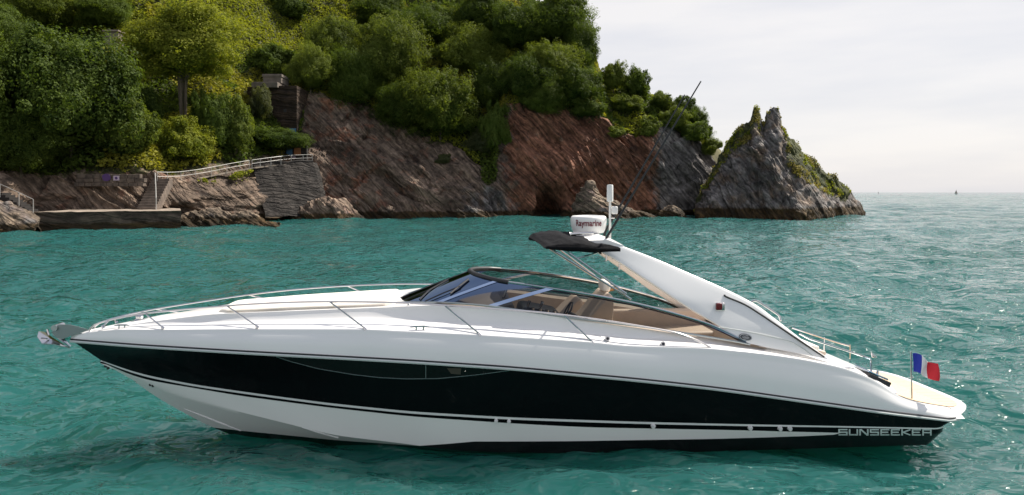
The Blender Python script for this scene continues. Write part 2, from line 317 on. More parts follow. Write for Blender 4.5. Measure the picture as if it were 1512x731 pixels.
def watermat():
    m = bpy.data.materials.new('sea_water'); m.use_nodes = True; t = m.node_tree; b = t.nodes['Principled BSDF']; lk = t.links.new
    g = nd(t, 'ShaderNodeNewGeometry')
    n0 = nd(t, 'ShaderNodeTexNoise'); n0.inputs['Scale'].default_value = .03; n0.inputs['Detail'].default_value = 4; lk(g.outputs['Position'], n0.inputs['Vector'])
    r = nd(t, 'ShaderNodeValToRGB'); r.color_ramp.elements[0].position = .35; r.color_ramp.elements[1].position = .65
    r.color_ramp.elements[0].color = (0.013, 0.078, 0.070, 1); r.color_ramp.elements[1].color = (0.019, 0.090, 0.086, 1)
    lk(n0.outputs['Fac'], r.inputs['Fac']); lk(r.outputs['Color'], b.inputs['Base Color'])
    b.subsurface_method = 'BURLEY'; b.inputs['Subsurface Weight'].default_value = 1.0; b.inputs['Subsurface Radius'].default_value = (.4, 1, .8); b.inputs['Subsurface Scale'].default_value = 3.0
    b.inputs['Roughness'].default_value = .03; b.inputs['IOR'].default_value = 1.333; b.inputs['Specular IOR Level'].default_value = .5
    sc = nd(t, 'ShaderNodeVectorMath', operation='MULTIPLY'); sc.inputs[1].default_value = (0.8, 1.25, 1); lk(g.outputs['Position'], sc.inputs[0])
    a = nd(t, 'ShaderNodeTexNoise'); a.inputs['Scale'].default_value = 2.3; a.inputs['Detail'].default_value = 2.0; a.inputs['Roughness'].default_value = .42; a.inputs['Distortion'].default_value = .5; lk(sc.outputs[0], a.inputs['Vector'])
    a2 = nd(t, 'ShaderNodeTexNoise'); a2.inputs['Scale'].default_value = .42; a2.inputs['Detail'].default_value = 2; a2.inputs['Roughness'].default_value = .4; lk(sc.outputs[0], a2.inputs['Vector'])
    s = nd(t, 'ShaderNodeMath', operation='MULTIPLY_ADD'); s.inputs[1].default_value = 1.8; lk(a2.outputs['Fac'], s.inputs[0]); lk(a.outputs['Fac'], s.inputs[2])
    bp = nd(t, 'ShaderNodeBump'); bp.inputs['Strength'].default_value = 1.0; bp.inputs['Distance'].default_value = .30; lk(s.outputs[0], bp.inputs['Height'])
    fn = nd(t, 'ShaderNodeTexNoise'); fn.inputs['Scale'].default_value = 1.3; fn.inputs['Detail'].default_value = 2.5; lk(sc.outputs[0], fn.inputs['Vector'])   # wavelet slopes that hold out to the horizon
    cs = nd(t, 'ShaderNodeVectorMath', operation='SUBTRACT'); cs.inputs[1].default_value = (.5, .5, .5); lk(fn.outputs['Color'], cs.inputs[0])
    ck = nd(t, 'ShaderNodeVectorMath', operation='MULTIPLY_ADD'); ck.inputs[1].default_value = (.8, .8, 0); lk(cs.outputs[0], ck.inputs[0]); lk(bp.outputs['Normal'], ck.inputs[2])
    nm = nd(t, 'ShaderNodeVectorMath', operation='NORMALIZE'); lk(ck.outputs[0], nm.inputs[0]); lk(nm.outputs[0], b.inputs['Normal'])
    return m
M['water'] = watermat()

# ------------------------------------------------------------------ water: one sheet to the horizon, real wavelets where it is near
def spaced(a, d0, growth, dmax, end):
    o = [a]; d = d0
    while o[-1] < end: o.append(o[-1] + d); d = min(d * growth, dmax)
    return np.array(o)
xp = spaced(0, .10, 1.009, 4, 60); xp = np.concatenate([xp, spaced(xp[-1] + .8, .8, 1.02, 3.5, 600)]); xp = np.concatenate([xp, spaced(xp[-1] + 6, 8, 1.3, 1e9, 26000)])
xs = np.concatenate([-xp[:0:-1], xp])
yp = spaced(4.0, .07, 1.0085, 3, 160); yp = np.concatenate([yp, spaced(yp[-1] + 1.5, 1.5, 1.012, 5, 1500)]); yp = np.concatenate([yp, spaced(yp[-1] + 6, 8, 1.25, 1e9, 40000)])
ys = np.concatenate([[-20000, -3000, -300, -40, -8, 0, 2.5], yp])
X, Y = np.meshgrid(xs, ys)
dist = np.hypot(X, Y)
Z = np.zeros_like(X)
wr = np.random.default_rng(3)
spacing = np.maximum(np.gradient(xs)[None, :] + 0 * Y, np.gradient(ys)[:, None] + 0 * X)
for i in range(54):
    lam = 0.45 * (1.085 ** i) * wr.uniform(.9, 1.1); ang = math.radians(78) + wr.normal(0, .55)
    k = 2 * math.pi / lam; amp = 0.019 * lam ** .62
    ph = wr.uniform(0, 6.28)
    fade = np.clip((lam / spacing - 2) / 2, 0, 1)
    if not fade.any(): continue
    wob = 0.9 * vnoise(np.stack([X / (lam * 5), Y / (lam * 5), 0 * X + i], -1), i)
    Z += fade * amp * np.sin(k * (X * math.cos(ang) + Y * math.sin(ang)) + ph + 2.0 * wob) * (0.6 + .6 * wob)
P = np.stack([X, Y, Z], -1).reshape(-1, 3)
water = mk('water', P, gridfaces(len(ys), len(xs)), M['water']); tag(water, 'teal green sea rippled by small waves', 'water', kind='structure')

# ------------------------------------------------------------------ the headland: shoreline, cliffs and the wooded slope, profile by profile
PROF = {  # photo x: (y at water), then (y, distance) of mid cliff, cliff top, slope, ridge
 -900: (352, (310, 68), (290, 72), (200, 90), (60, 125)),
 -420: (352, (300, 70), (262, 76), (80, 104), (-170, 155)),
 -200: (352, (300, 70), (262, 76), (80, 104), (-170, 152)),
 0: (345, (303, 79), (262, 84), (100, 106), (-170, 148)),
 60: (338, (309, 85), (259, 87), (100, 108), (-165, 148)),
 200: (336, (309, 86.5), (255, 89.5), (110, 112), (-145, 150)),
 240: (333, (303, 89), (266, 93), (125, 112), (-125, 150)),
 300: (331, (290, 95), (256, 99), (125, 116), (-110, 152)),
 380: (328, (285, 103), (243, 108), (130, 125), (-90, 155)),
 438: (324, (262, 113), (236, 116), (80, 140), (-75, 160)),
 452: (323, (240, 118), (140, 127), (70, 142), (-72, 162)),
 520: (322, (235, 121), (150, 131), (60, 146), (-65, 165)),
 600: (322, (250, 121), (196, 128), (60, 147), (-55, 165)),
 680: (322, (265, 121), (225, 127), (75, 146), (-55, 165)),
 725: (322, (280, 120), (252, 124), (90, 143), (-45, 163)),
 748: (321, (230, 124), (150, 128), (70, 143), (-25, 160)),
 800: (320, (235, 124), (155, 129), (75, 142), (8, 156)),
 860: (320, (240, 125), (165, 130), (95, 140), (50, 150)),
 890: (319, (245, 126), (184, 130), (140, 137), (118, 146)),
 940: (319, (250, 127), (207, 131), (160, 137), (140, 145)),
 970: (318, (245, 129), (178, 133), (163, 137), (155, 143)),
 1004: (318, (255, 130), (200, 134), (188, 138), (180, 143)),
 1034: (317, (275, 131), (226, 136), (214, 140), (208, 145)),
 1046: (317, (296, 132), (268, 136), (258, 140), (250, 145)),
 1056: (317, (308, 133), (300, 137), (296, 141), (292, 145)),
 1110: (316, (314, 137), (313, 140), (313, 143), (313, 146))}
ks = sorted(PROF)
wd = lambda y: H * F / (y - 284)
tab = np.array([[wd(PROF[k][0]), 0.0] + sum([[d, H - (y - 284) / F * d] for y, d in PROF[k][1:]], []) for k in ks])
NC = 1120
cols = np.concatenate([np.linspace(-900, -200, 121)[:-1], np.linspace(-200, 1068, NC - 120)])
T = np.stack([np.interp(cols, ks, tab[:, j]) for j in range(tab.shape[1])], 1)
rows_d, rows_z, vv = [], [], []
segs = [(0, 1, 46), (1, 2, 52), (2, 3, 44), (3, 4, 40)]
def prow(d, z, v): rows_d.append(d); rows_z.append(z); vv.append(v)
for q in range(6): prow(T[:, 0] - 1.6 * (1 - q / 6), 0 * T[:, 0] - 3 * (1 - q / 6), -.2 + .2 * q / 6)
for a, b2, n in segs:
    for q in range(n):
        s = q / n; prow(T[:, 2 * a] * (1 - s) + T[:, 2 * b2] * s, T[:, 2 * a + 1] * (1 - s) + T[:, 2 * b2 + 1] * s, a + s)
for q in range(12):
    s = q / 11; prow(T[:, 8] + 55 * s, T[:, 9] * (1 - s ** 1.5) - 3 * s ** 1.5, 4 + s)
TD = np.array(rows_d); TZ = np.array(rows_z); VV = np.array(vv)[:, None] + 0 * TD
TX = (cols[None, :] - 756) / F * TD
TP = np.stack([TX, TD, TZ], -1)
# soften the profile's corners a little
for _ in range(2): TP[1:-1, 1:-1] = .5 * TP[1:-1, 1:-1] + .125 * (TP[:-2, 1:-1] + TP[2:, 1:-1] + TP[1:-1, :-2] + TP[1:-1, 2:])
def normals(P):
    a = np.gradient(P, axis=1); b = np.gradient(P, axis=0); n = np.cross(a, b); return n / np.maximum(np.linalg.norm(n, axis=-1, keepdims=True), 1e-9)
NRM = normals(TP)
CX = cols[None, :] + 0 * TD
veg = np.clip((VV - 2.0) * 3 + .5 + .55 * fbm(TP * .16, 3, 11), 0, 1)
veg = np.where(CX > 975, np.clip(veg - np.clip((CX - 975) / 50, 0, .35), 0, 1), veg)
gully = np.exp(-((CX - 722 - .12 * (TP[..., 2] - 10)) / 14) ** 2) * np.clip((TP[..., 2] - 4) / 3, 0, 1); veg = np.maximum(veg, gully)
rock = 1 - np.clip((veg - .3) / .4, 0, 1)
ang = np.radians(np.interp(cols, [-400, 300, 460, 740, 960, 1050], [12, 24, 40, 50, 58, 64]))[None, :] + .22 * fbm(TP * .05, 2, 5)
sc_ = TP[..., 0] * np.sin(ang) + TP[..., 2] * np.cos(ang) + 0.35 * TP[..., 1] + 1.6 * fbm(TP * .12, 3, 9)
al_ = TP[..., 0] * np.cos(ang) - TP[..., 2] * np.sin(ang)
def strata(s, al, y, seed):
    o = 0
    for fq, am in ((.30, 1.0), (.75, .6), (1.7, .4), (3.6, .22)):
        q = vnoise(np.stack([s * fq, al * fq * .08, y * fq * .14], -1), seed); o = o + am * (1 - np.abs(q) * 2)
    for fq, am in ((.42, .8), (1.1, .35)):                 # bedding ledges: each bed steps back sharply from the next
        g_ = s * fq + .5 * vnoise(np.stack([s * .1, al * .05, y * .1], -1), seed + 7); o = o + am * (g_ - np.floor(g_) - .5) * (1 + .8 * vnoise(np.stack([np.floor(g_) * 3.1, al * .1, y * .1], -1), seed + 9))
    return o
def blocks(s, al, fs, fa, seed):
    i = np.floor(s * fs); h0 = hash3(i.astype(np.int64), 0 * i.astype(np.int64), 0 * i.astype(np.int64), seed); j = np.floor(al * fa + h0 * 5); return hash3(i.astype(np.int64), j.astype(np.int64), 0 * i.astype(np.int64), seed + 1) * 2 - 1
wbp = fbm(TP * .25, 3, 61)
disp = rock * (0.85 * blocks(sc_ + .8 * wbp, al_, .33, .085, 71) + .36 * blocks(sc_ + .5 * wbp, al_ + wbp, .85, .24, 73) + 3.0 * fbm(TP * .06, 4, 75) + .50 * strata(sc_, al_, TP[..., 1], 21) + 1.3 * fbm(TP * .10, 3, 31) + .16 * fbm(TP * .8, 3, 33)) + (1 - rock) * 1.2 * fbm(TP * .12, 4, 41)
disp *= np.clip((VV + .25) * 3, 0, 1)
cave = np.exp(-((CX - 813) / 17) ** 4 - ((TP[..., 2] - 2.2) / 2.3) ** 2); disp -= 8.0 * cave
flat_front = np.clip(1 - np.abs(CX - 135) / 120, 0, 1) * np.clip(1 - np.abs(VV - 1.2) / .5, 0, 1); disp *= 1 - .55 * flat_front
TP = TP + NRM * disp[..., None]
hill = mk('terrain', TP.reshape(-1, 3), gridfaces(*TD.shape), M['cliff'])
def attrs(o, **kw):
    for k, a in kw.items():
        at_ = o.data.attributes.new(k, 'FLOAT', 'POINT'); at_.data.foreach_set('value', np.asarray(a, np.float32).ravel())
redm = np.clip(np.minimum((CX - 735) / 30, (985 - CX) / 30), 0, 1) * .75 + .25 * np.clip(1 - np.abs(CX - 500) / 120, 0, 1) + .15
greym = np.clip((CX - 955) / 25, 0, 1) * .8 + np.clip(1 - np.abs(CX - 720) / 60, 0, 1) * np.clip(1 - TP[..., 2] / 9, 0, 1) * .9 + .1
attrs(hill, veg=veg, red=redm, grey=greym)
tag(hill, 'steep headland of banded red brown cliff under a wooded slope', 'headland', kind='structure')
TU = 756 + TP[..., 0] / TP[..., 1] * F; TV = 284 - (TP[..., 2] - H) / TP[..., 1] * F
def ground(px, py):
    """the nearest point of the slope seen at this place of the photograph"""
    c = int(np.clip(np.searchsorted(cols, px), 0, NC - 1))
    r = 8
    for r in range(8, TD.shape[0] - 12):
        if TV[r, c] <= py: break
    return TP[r, c].copy()

# far grassy spur behind the headland's tip
u = np.linspace(0, 1, 60); w_ = np.linspace(0, 1, 24)
pxs = np.linspace(985, 1100, 60); crest = np.interp(pxs, [985, 1035, 1050, 1065, 1085, 1100], [205, 206, 211, 222, 262, 300])
V = []
for i in range(24):
    s = i / 23
    for j, p in enumerate(pxs):
        d = 176 + 18 * s; top = at(p, crest[j], 194)[2]; z = -2 + (top + 2) * (math.sin(min(s * 1.25, 1) * math.pi / 2)); V.append(((p - 756) / F * d, d, z))
V = np.array(V).reshape(24, 60, 3); V = V + (normals(V) * (1.1 * fbm(V * .16, 4, 77))[..., None])
back = np.array([V[-1] + np.array([0, 20, 0]) * 1.0]); back[..., 2] = -3
V = np.concatenate([V, back], 0)
spur = mk('hill', V.reshape(-1, 3), gridfaces(25, 60), pmat('dry_grass', (.085, .075, .024), .9, noise=(.3, .6), bump=(1.5, 1))); attrs(spur, veg=np.clip((V[..., 2] - 4) / 8, 0, 1), red=np.full(25 * 60, .3), grey=np.full(25 * 60, .3))
tag(spur, 'dry grassy hillside behind the tip of the headland', 'hill', kind='structure')

# ------------------------------------------------------------------ sea stack
sil = [(1022, 330), (1027, 318), (1035, 290), (1048, 262), (1060, 236), (1075, 206), (1090, 187), (1104, 182), (1110, 178), (1113, 161), (1117, 158), (1121, 162), (1124, 178), (1128, 182), (1132, 168), (1137, 161), (1142, 158), (1149, 159), (1152, 166), (1154, 185), (1162, 194), (1166, 209), (1180, 226), (1200, 243), (1225, 265), (1248, 285), (1259, 302), (1267, 315), (1274, 330)]
nC, nF = 420, 90
px_ = np.linspace(1022, 1275, nC); top = np.interp(px_, *zip(*sil))
foot = np.interp(px_, [1022, 1060, 1110, 1150, 1178, 1215, 1280], [123, 118, 116.5, 113.5, 111.5, 117, 132])
ridge = np.interp(px_, [1022, 1110, 1150, 1178, 1280], [128, 124.5, 123, 122.5, 134])
V = np.zeros((2 * nF, nC, 3))
for j in range(nC):
    zt = max(H - (top[j] - 284) / F * ridge[j], -.8)
    for i in range(2 * nF):
        if i < nF: s = i / (nF - 1); z = -2.5 + (zt + 2.5) * s; d = foot[j] + (ridge[j] - foot[j] - .35) * (max(0, z) / max(zt, .5)) ** 1.25
        else: s = 1 - (i - nF) / (nF - 1); z = -2.5 + (zt + 2.5) * s; d = ridge[j] + .35 + 8 * max(0., 1 - max(0, z) / max(zt, .5)) ** .8
        V[i, j] = ((px_[j] - 756) / F * d, d, z)
n_ = normals(V)
a_ = math.radians(60); s_ = V[..., 0] * math.sin(a_) + V[..., 2] * math.cos(a_) - .5 * V[..., 1] + 1.0 * fbm(V * .2, 3, 3); l_ = V[..., 0] * math.cos(a_) - V[..., 2] * math.sin(a_)
thin = np.clip((19 - V[..., 2]) / 7, .25, 1)
dsp = (.45 * blocks(s_, l_, .4, .16, 81) + .5 * strata(s_, l_, V[..., 1], 51) + .8 * fbm(V * .2, 4, 52)) * thin + .42 * fbm(V * 1.0, 4, 53) * np.clip(thin * 2, .5, 1)
dsp *= np.where(np.arange(2 * nF)[:, None] < nF, 1, .6) * np.clip(np.minimum(np.arange(nC), np.arange(nC)[::-1]) / 12, 0, 1)[None, :]
far_ = np.linalg.norm(n_, axis=-1); n_ = np.where((far_ > .5)[..., None], n_, 0)
V = V + n_ * dsp[..., None]
stack = mk('sea_stack', V.reshape(-1, 3), gridfaces(2 * nF, nC), M['stack'])
rel = V[..., 2] / np.maximum(np.interp(px_, px_, [H - (a - 284) / F * b for a, b in zip(top, ridge)]), 1)[None, :]
PX = px_[None, :] + 0 * V[..., 2]
sveg = np.clip((rel - .70) * 4, 0, .85) * (PX < 1122) + np.clip((rel - .45) * 2.6, 0, .9) * (PX > 1158) * (PX < 1245) + np.clip((rel - .86) * 3, 0, .5) * (PX >= 1122) * (PX < 1158) + .1
attrs(stack, veg=np.clip(sveg, 0, 1), red=np.full(sveg.size, .12), grey=np.full(sveg.size, .62))
tag(stack, 'jagged grey sea stack with two pinnacles standing off the headland', 'sea stack')

# ------------------------------------------------------------------ boulders at the foot of the cliff
def boulder(name, outline, d, thick, label, seed, group=None, mat='boulder', red=.15, grey=.3):
    xs_ = np.array([p[0] for p in outline]); yt = np.array([p[1] for p in outline])
    n, mrow = 130, 40
    pp = np.linspace(xs_[0], xs_[-1], n); tt = np.interp(pp, xs_, yt)
    V = np.zeros((2 * mrow, n, 3))
    for j in range(n):
        e = math.sqrt(max(0, 1 - (2 * j / (n - 1) - 1) ** 2)); zt = max(H - (tt[j] - 284) / F * d, -.3)
        for i in range(2 * mrow):
            a = i / (2 * mrow - 1) * 2 - 1
            z = -1.5 + (zt + 1.5) * (1 - abs(a) ** 2.2); dd = d + thick * a * (.25 + .75 * e)
            V[i, j] = ((pp[j] - 756) / F * d, dd, z)
    nn = normals(V); aa = math.radians(28); ss = V[..., 0] * math.sin(aa) + V[..., 2] * math.cos(aa); ll = V[..., 0] * math.cos(aa) - V[..., 2] * math.sin(aa)
    V = V + nn * (.26 * strata(ss * 1.6, ll, V[..., 1], seed) + .8 * fbm(V * .45, 4, seed) + .25 * fbm(V * 1.6, 3, seed + 3))[..., None]
    o = mk(name, V.reshape(-1, 3), gridfaces(2 * mrow, n), M[mat]); attrs(o, veg=np.full(2 * mrow * n, 0.0), red=np.full(2 * mrow * n, red), grey=np.full(2 * mrow * n, grey))
    return tag(o, label, 'rock', group)
boulder('rock', [(842, 320), (850, 296), (858, 282), (866, 271), (874, 272), (884, 284), (896, 292), (910, 296), (922, 303), (940, 312), (968, 320)], 118, 3.2, 'pale pointed rock at the foot of the red cliff', 61, red=.25, grey=.3)
boulder('rock', [(-120, 306), (-60, 298), (0, 302), (22, 310), (40, 320), (50, 338)], 72, 4.5, 'tan layered rock ledge at the left end of the stone quay', 62)
boulder('rock', [(262, 338), (278, 315), (300, 309), (330, 310), (360, 312), (386, 318), (412, 330)], 92, 3.0, 'sunlit sloping rock shelf at the right end of the stone quay', 63)
boulder('rock', [(428, 326), (440, 312), (456, 300), (480, 294), (505, 298), (524, 312), (534, 326)], 107, 3.0, 'dark rubble mound at the foot of the masonry retaining wall', 66, red=.1, grey=.15, mat='cliff')
boulder('rock', [(660, 326), (676, 312), (700, 306), (730, 316), (760, 326)], 116, 2.0, 'low dark rock shelf below the gully in the cliff', 64, grey=.5)
boulder('rock', [(962, 322), (978, 312), (992, 306), (1006, 312), (1016, 322)], 124, 2.5, 'small brown rock at the right foot of the grey cliff', 65)

# ------------------------------------------------------------------ quay, walls, steps, railings, bunker
def prism(name, pts, mats, parent=None, jitter=0.0, seed=0, midx=None):
    return mk(name, pts[0], pts[1], mats, parent, False, midx)
def slabgrid(c00, c10, c01, c11, nu, nv):
    s = np.linspace(0, 1, nu)[None, :, None]; t = np.linspace(0, 1, nv)[:, None, None]
    c00, c10, c01, c11 = map(np.array, (c00, c10, c01, c11))
    return (1 - t) * ((1 - s) * c00 + s * c10) + t * ((1 - s) * c01 + s * c11)
# quay: front face, top, ends; worn edge
ql, qr = at(50, 313, 76.0), at(268, 309, 82.0); zq = 2.15
fl, fr_ = np.array([ql[0], 76, 0]), np.array([qr[0], 82, 0]); bl, br = fl + np.array([-.6, 12, 0]), fr_ + np.array([-4.6, 9, 0])
nq = 90
front = slabgrid(fl + [0, -.35, -1.5], fr_ + [0, -.35, -1.5], fl + [0, 0, zq], fr_ + [0, 0, zq], nq, 14)
topg = slabgrid(fl + [0, 0, zq], fr_ + [0, 0, zq], bl + [0, 0, zq + .1], br + [0, 0, zq + .1], nq, 10)
front = front + np.array([0, 1, 0]) * (.16 * fbm(front * .7, 3, 71))[..., None]
jit = .10 * fbm(topg * .8, 3, 72); topg[..., 2] += jit; front[-1] = topg[0]
topg[0, :, 1] -= .1; topg[0, :, 2] += 0; front[-1] = topg[0]
ends = []
mbq = MB(); mbq.add(front.reshape(-1, 3), gridfaces(14, nq), 1); mbq.add(topg.reshape(-1, 3), gridfaces(10, nq), 0)
for a, b_ in ((fl, bl), (fr_, br)):
    e = slabgrid(a + [0, -.35, -1.5], b_ + [0, 0, -1.5], a + [0, -.1, zq + .03], b_ + [0, 0, zq + .1], 8, 8); e = e + .1 * fbm(e, 2, 5)[..., None]; mbq.add(e.reshape(-1, 3), gridfaces(8, 8), 1)
q = mbq.build('quay', [M['concrete'], M['quayside']]); tag(q, 'low concrete quay with a dark stained front at the water', 'quay')
# retaining wall under the path's end
w = empty('retaining_wall', at(425, 275, 104)); tag(w, 'sloping dark masonry retaining wall below the end of the path', 'wall')
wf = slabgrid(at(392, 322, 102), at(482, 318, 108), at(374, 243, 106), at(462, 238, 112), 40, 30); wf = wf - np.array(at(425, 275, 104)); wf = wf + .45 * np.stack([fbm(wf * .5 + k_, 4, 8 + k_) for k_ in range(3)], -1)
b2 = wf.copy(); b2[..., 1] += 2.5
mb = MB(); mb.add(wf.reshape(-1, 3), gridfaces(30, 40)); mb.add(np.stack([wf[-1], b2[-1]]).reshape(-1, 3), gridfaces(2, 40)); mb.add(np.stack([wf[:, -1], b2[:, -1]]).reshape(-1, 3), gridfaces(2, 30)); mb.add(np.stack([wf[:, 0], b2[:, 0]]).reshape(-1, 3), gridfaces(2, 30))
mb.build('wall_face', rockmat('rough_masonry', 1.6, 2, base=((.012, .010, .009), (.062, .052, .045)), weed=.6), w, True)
mb = MB(); cop = [wf[-1][k] + np.array([0, .2, .12]) for k in range(0, 40, 3)]; mb.tube(cop, .22, 6); mb.build('coping', M['masonry'], w)
# low masonry wall above the quay with spray paint
w2 = empty('stone_wall', at(165, 268, 86)); tag(w2, 'low stone wall with purple spray paint above the quay', 'wall')
o0 = at(165, 268, 86)
for k in range(1): pass
mb = MB()
rr = random.Random(4)
xk = at(108, 0, 86)[0]; xe = at(205, 0, 86)[0]; row = 0
for row in range(3):
    x = xk + rr.uniform(0, .5)
    while x < xe:
        wdt = rr.uniform(.6, 1.3); mb.box((x + wdt / 2 - o0[0], rr.uniform(-.06, .06) + .25 - (0 if row else .02), 5.35 + row * .52 - o0[2]), (wdt - .05, .7, .49), m=0, bevel=.06); x += wdt
mb.build('stonework', pmat('lichened_stone', (.095, .072, .056), .9, noise=(1.5, .5), bump=(4, 1)), w2)
def patch(name, px, py, d, wpx, hpx, mat, par, org, round_=False):
    c = at(px, py, d) - org; wx, hz = wpx / F * d / 2, hpx / F * d / 2
    n = 20 if round_ else 4; ph = 0 if round_ else math.pi / 4; k = 1 if round_ else 1.414
    v = [(c[0] + wx * k * math.cos(ph + 2 * math.pi * i / n) * (1 + .08 * math.sin(5 * i)), c[1], c[2] + hz * k * math.sin(ph + 2 * math.pi * i / n)) for i in range(n)]
    v += [(a, b_ + .02, c_) for a, b_, c_ in v]
    f = [tuple(range(n))] + [(i, (i + 1) % n, n + (i + 1) % n, n + i) for i in range(n)]
    return mk(name, v, f, mat, par, False)
patch('graffiti', 157, 262, 85.78, 13, 11, M['purple'], w2, o0, True); g2 = patch('graffiti', 171.5, 263, 85.78, 9, 7, M['pinkw'], w2, o0)
patch('graffiti_tag', 171.5, 263, 85.75, 4, 4, M['purple'], g2, o0, True)
# steps
s0 = at(217, 305, 85.2); st = empty('stone_steps', s0); tag(st, 'flight of worn stone steps from the quay up to the path', 'steps')
mb = MB(); ns = 12; rise = (6.2 - 2.25) / ns
for k in range(ns): mb.box((-.05 * k, .2 + .42 * k, rise * k + rise / 2 + (2.2 - s0[2]) - .4), (2.3, .9, rise + .8), bevel=.04)
mb.build('steps', pmat('worn_step_stone', (.13, .10, .08), .9, noise=(1.5, .4), bump=(4, 1)), st)
# path surface
pth = [(228, 268, 90), (260, 267.5, 93), (300, 262, 97.5), (340, 254, 101.5), (380, 247, 106), (420, 243, 109.5), (462, 240, 113)]
pv = []
for p in smoothpath([at(*q_) for q_ in pth], 6): pv.append([p + [0, -.7, .02], p + [0, -.7, -.2], p + [0, 1.8, .05]])
pv = np.array(pv); mb = MB(); mb.add(pv[:, [1, 0, 2]].reshape(-1, 3), gridfaces(len(pv), 3)); po = mb.build('path', M['concrete']); tag(po, 'narrow concrete path climbing along the top of the shore rocks', 'path', kind='structure')
def railing(name, pts, hh, n_posts, label, r=.036, mids=(.5,), color='paint'):
    base = smoothpath([np.array(p) for p in pts], 8); o = empty(name, base[0]); tag(o, label, 'railing'); b0 = base[0]
    B = [p - b0 for p in base]; seg = np.linspace(0, len(B) - 1, n_posts)
    mb = MB(); mb.tube([p + [0, 0, hh] for p in B], r, 6); mb.build('handrail', M[color], o, True)
    for m_ in mids: mb = MB(); mb.tube([p + [0, 0, hh * m_] for p in B], r * .85, 6); mb.build('rail', M[color], o, True)
    for s in seg:
        i = int(s); j = min(i + 1, len(B) - 1); p = B[i] * (1 - (s - i)) + B[j] * (s - i)
        mb = MB(); mb.tube([p + [0, 0, -.25], p + [0, 0, hh]], r * 1.1, 6); mb.build('post', M[color], o, True)
    return o
railing('railing', [at(232, 267, 89.5), at(262, 266.5, 92.5), at(300, 261, 97), at(340, 253, 101), at(368, 248, 104)], 1.15, 8, 'pale two bar railing beside the path above the shore rocks')
railing('railing', [at(372, 247, 104.5), at(400, 243, 107), at(430, 239.5, 110), at(461, 238, 112.3)], 1.1, 7, 'thin grey railing along the top of the retaining wall', .04)
railing('railing', [at(230.5, 307, 83.6), at(230, 290, 86.0), at(229, 269, 88.6)], 1.2, 3, 'tall pale handrail beside the stone steps', .055, ())
railing('railing', [at(-40, 272, 80), at(0, 288, 78), at(28, 301, 76.5), at(49, 311, 75.8)], 1.25, 4, 'sloping grey handrail above the rock ledge at the far left', .04, ())
mb = MB(); s1 = at(20, 309, 77.5)
for k in range(8): mb.box((1.9 - .62 * k, .25 * k, -.35 + .27 * k), (.75, 1.6, .7), bevel=.03)
s_o = mb.build('stone_steps', M['masonry']); s_o.location = s1; tag(s_o, 'dark steps under the sloping handrail at the far left', 'steps')
# bunker / lookout
bo = at(403, 192, 121); bk = empty('concrete_bunker', bo); tag(bk, 'square brown concrete lookout bunker with stacked roof slabs in the trees', 'bunker')
bw, bh = 73 / F * 121, 66 / F * 121
mb = MB(); mb.box((1.6, 2.5, bh / 2 - 1.0), (bw * .66, 6.5, bh + 1.6), bevel=.08); mb.build('wall', M['bunker'], bk)
mb = MB(); mb.box((-2.6, 2.9, bh / 2 - 1.0), (bw * .42, 6.5, bh + 1.4), bevel=.08); mb.build('wall', M['bunker'], bk)
mb = MB(); mb.box((-1.0, 1.7, bh - .1), (bw * .52, 6.2, .95), bevel=.06); mb.build('roof_slab', M['bunkertop'], bk)
mb = MB(); mb.box((-.2, 2.2, bh + 1.15), (bw * .37, 4.2, 1.45), bevel=.1); mb.box((-.2, 2.2, bh + 1.75), (bw * .40, 4.4, .5), bevel=.06); mb.build('parapet', M['bunkertop'], bk)
mb = MB(); mb.box((2.4, -.77, bh * .42), (.5, .08, .5)); mb.build('loophole', M['dark'], bk)
patch('graffiti', 432, 193, 120.2, 10, 7, M['blue_spray'], bk, bo)
# painted panel hut by the end of the railing
po_ = at(434, 228, 115); hut = empty('low_wall', po_); tag(hut, 'small low wall sprayed with blue and orange paint at the end of the path', 'wall')
mb = MB(); mb.box((0, .6, .2), (4.2, .8, 2.6), bevel=.05); mb.build('wall', M['masonry'], hut)
patch('graffiti', 427, 224, 115.15, 9, 13, M['blue_spray'], hut, po_); patch('graffiti', 439, 224, 115.15, 10, 11, M['orange_spray'], hut, po_); patch('graffiti', 433, 233, 115.1, 9, 4, M['pinkw'], hut, po_, True)

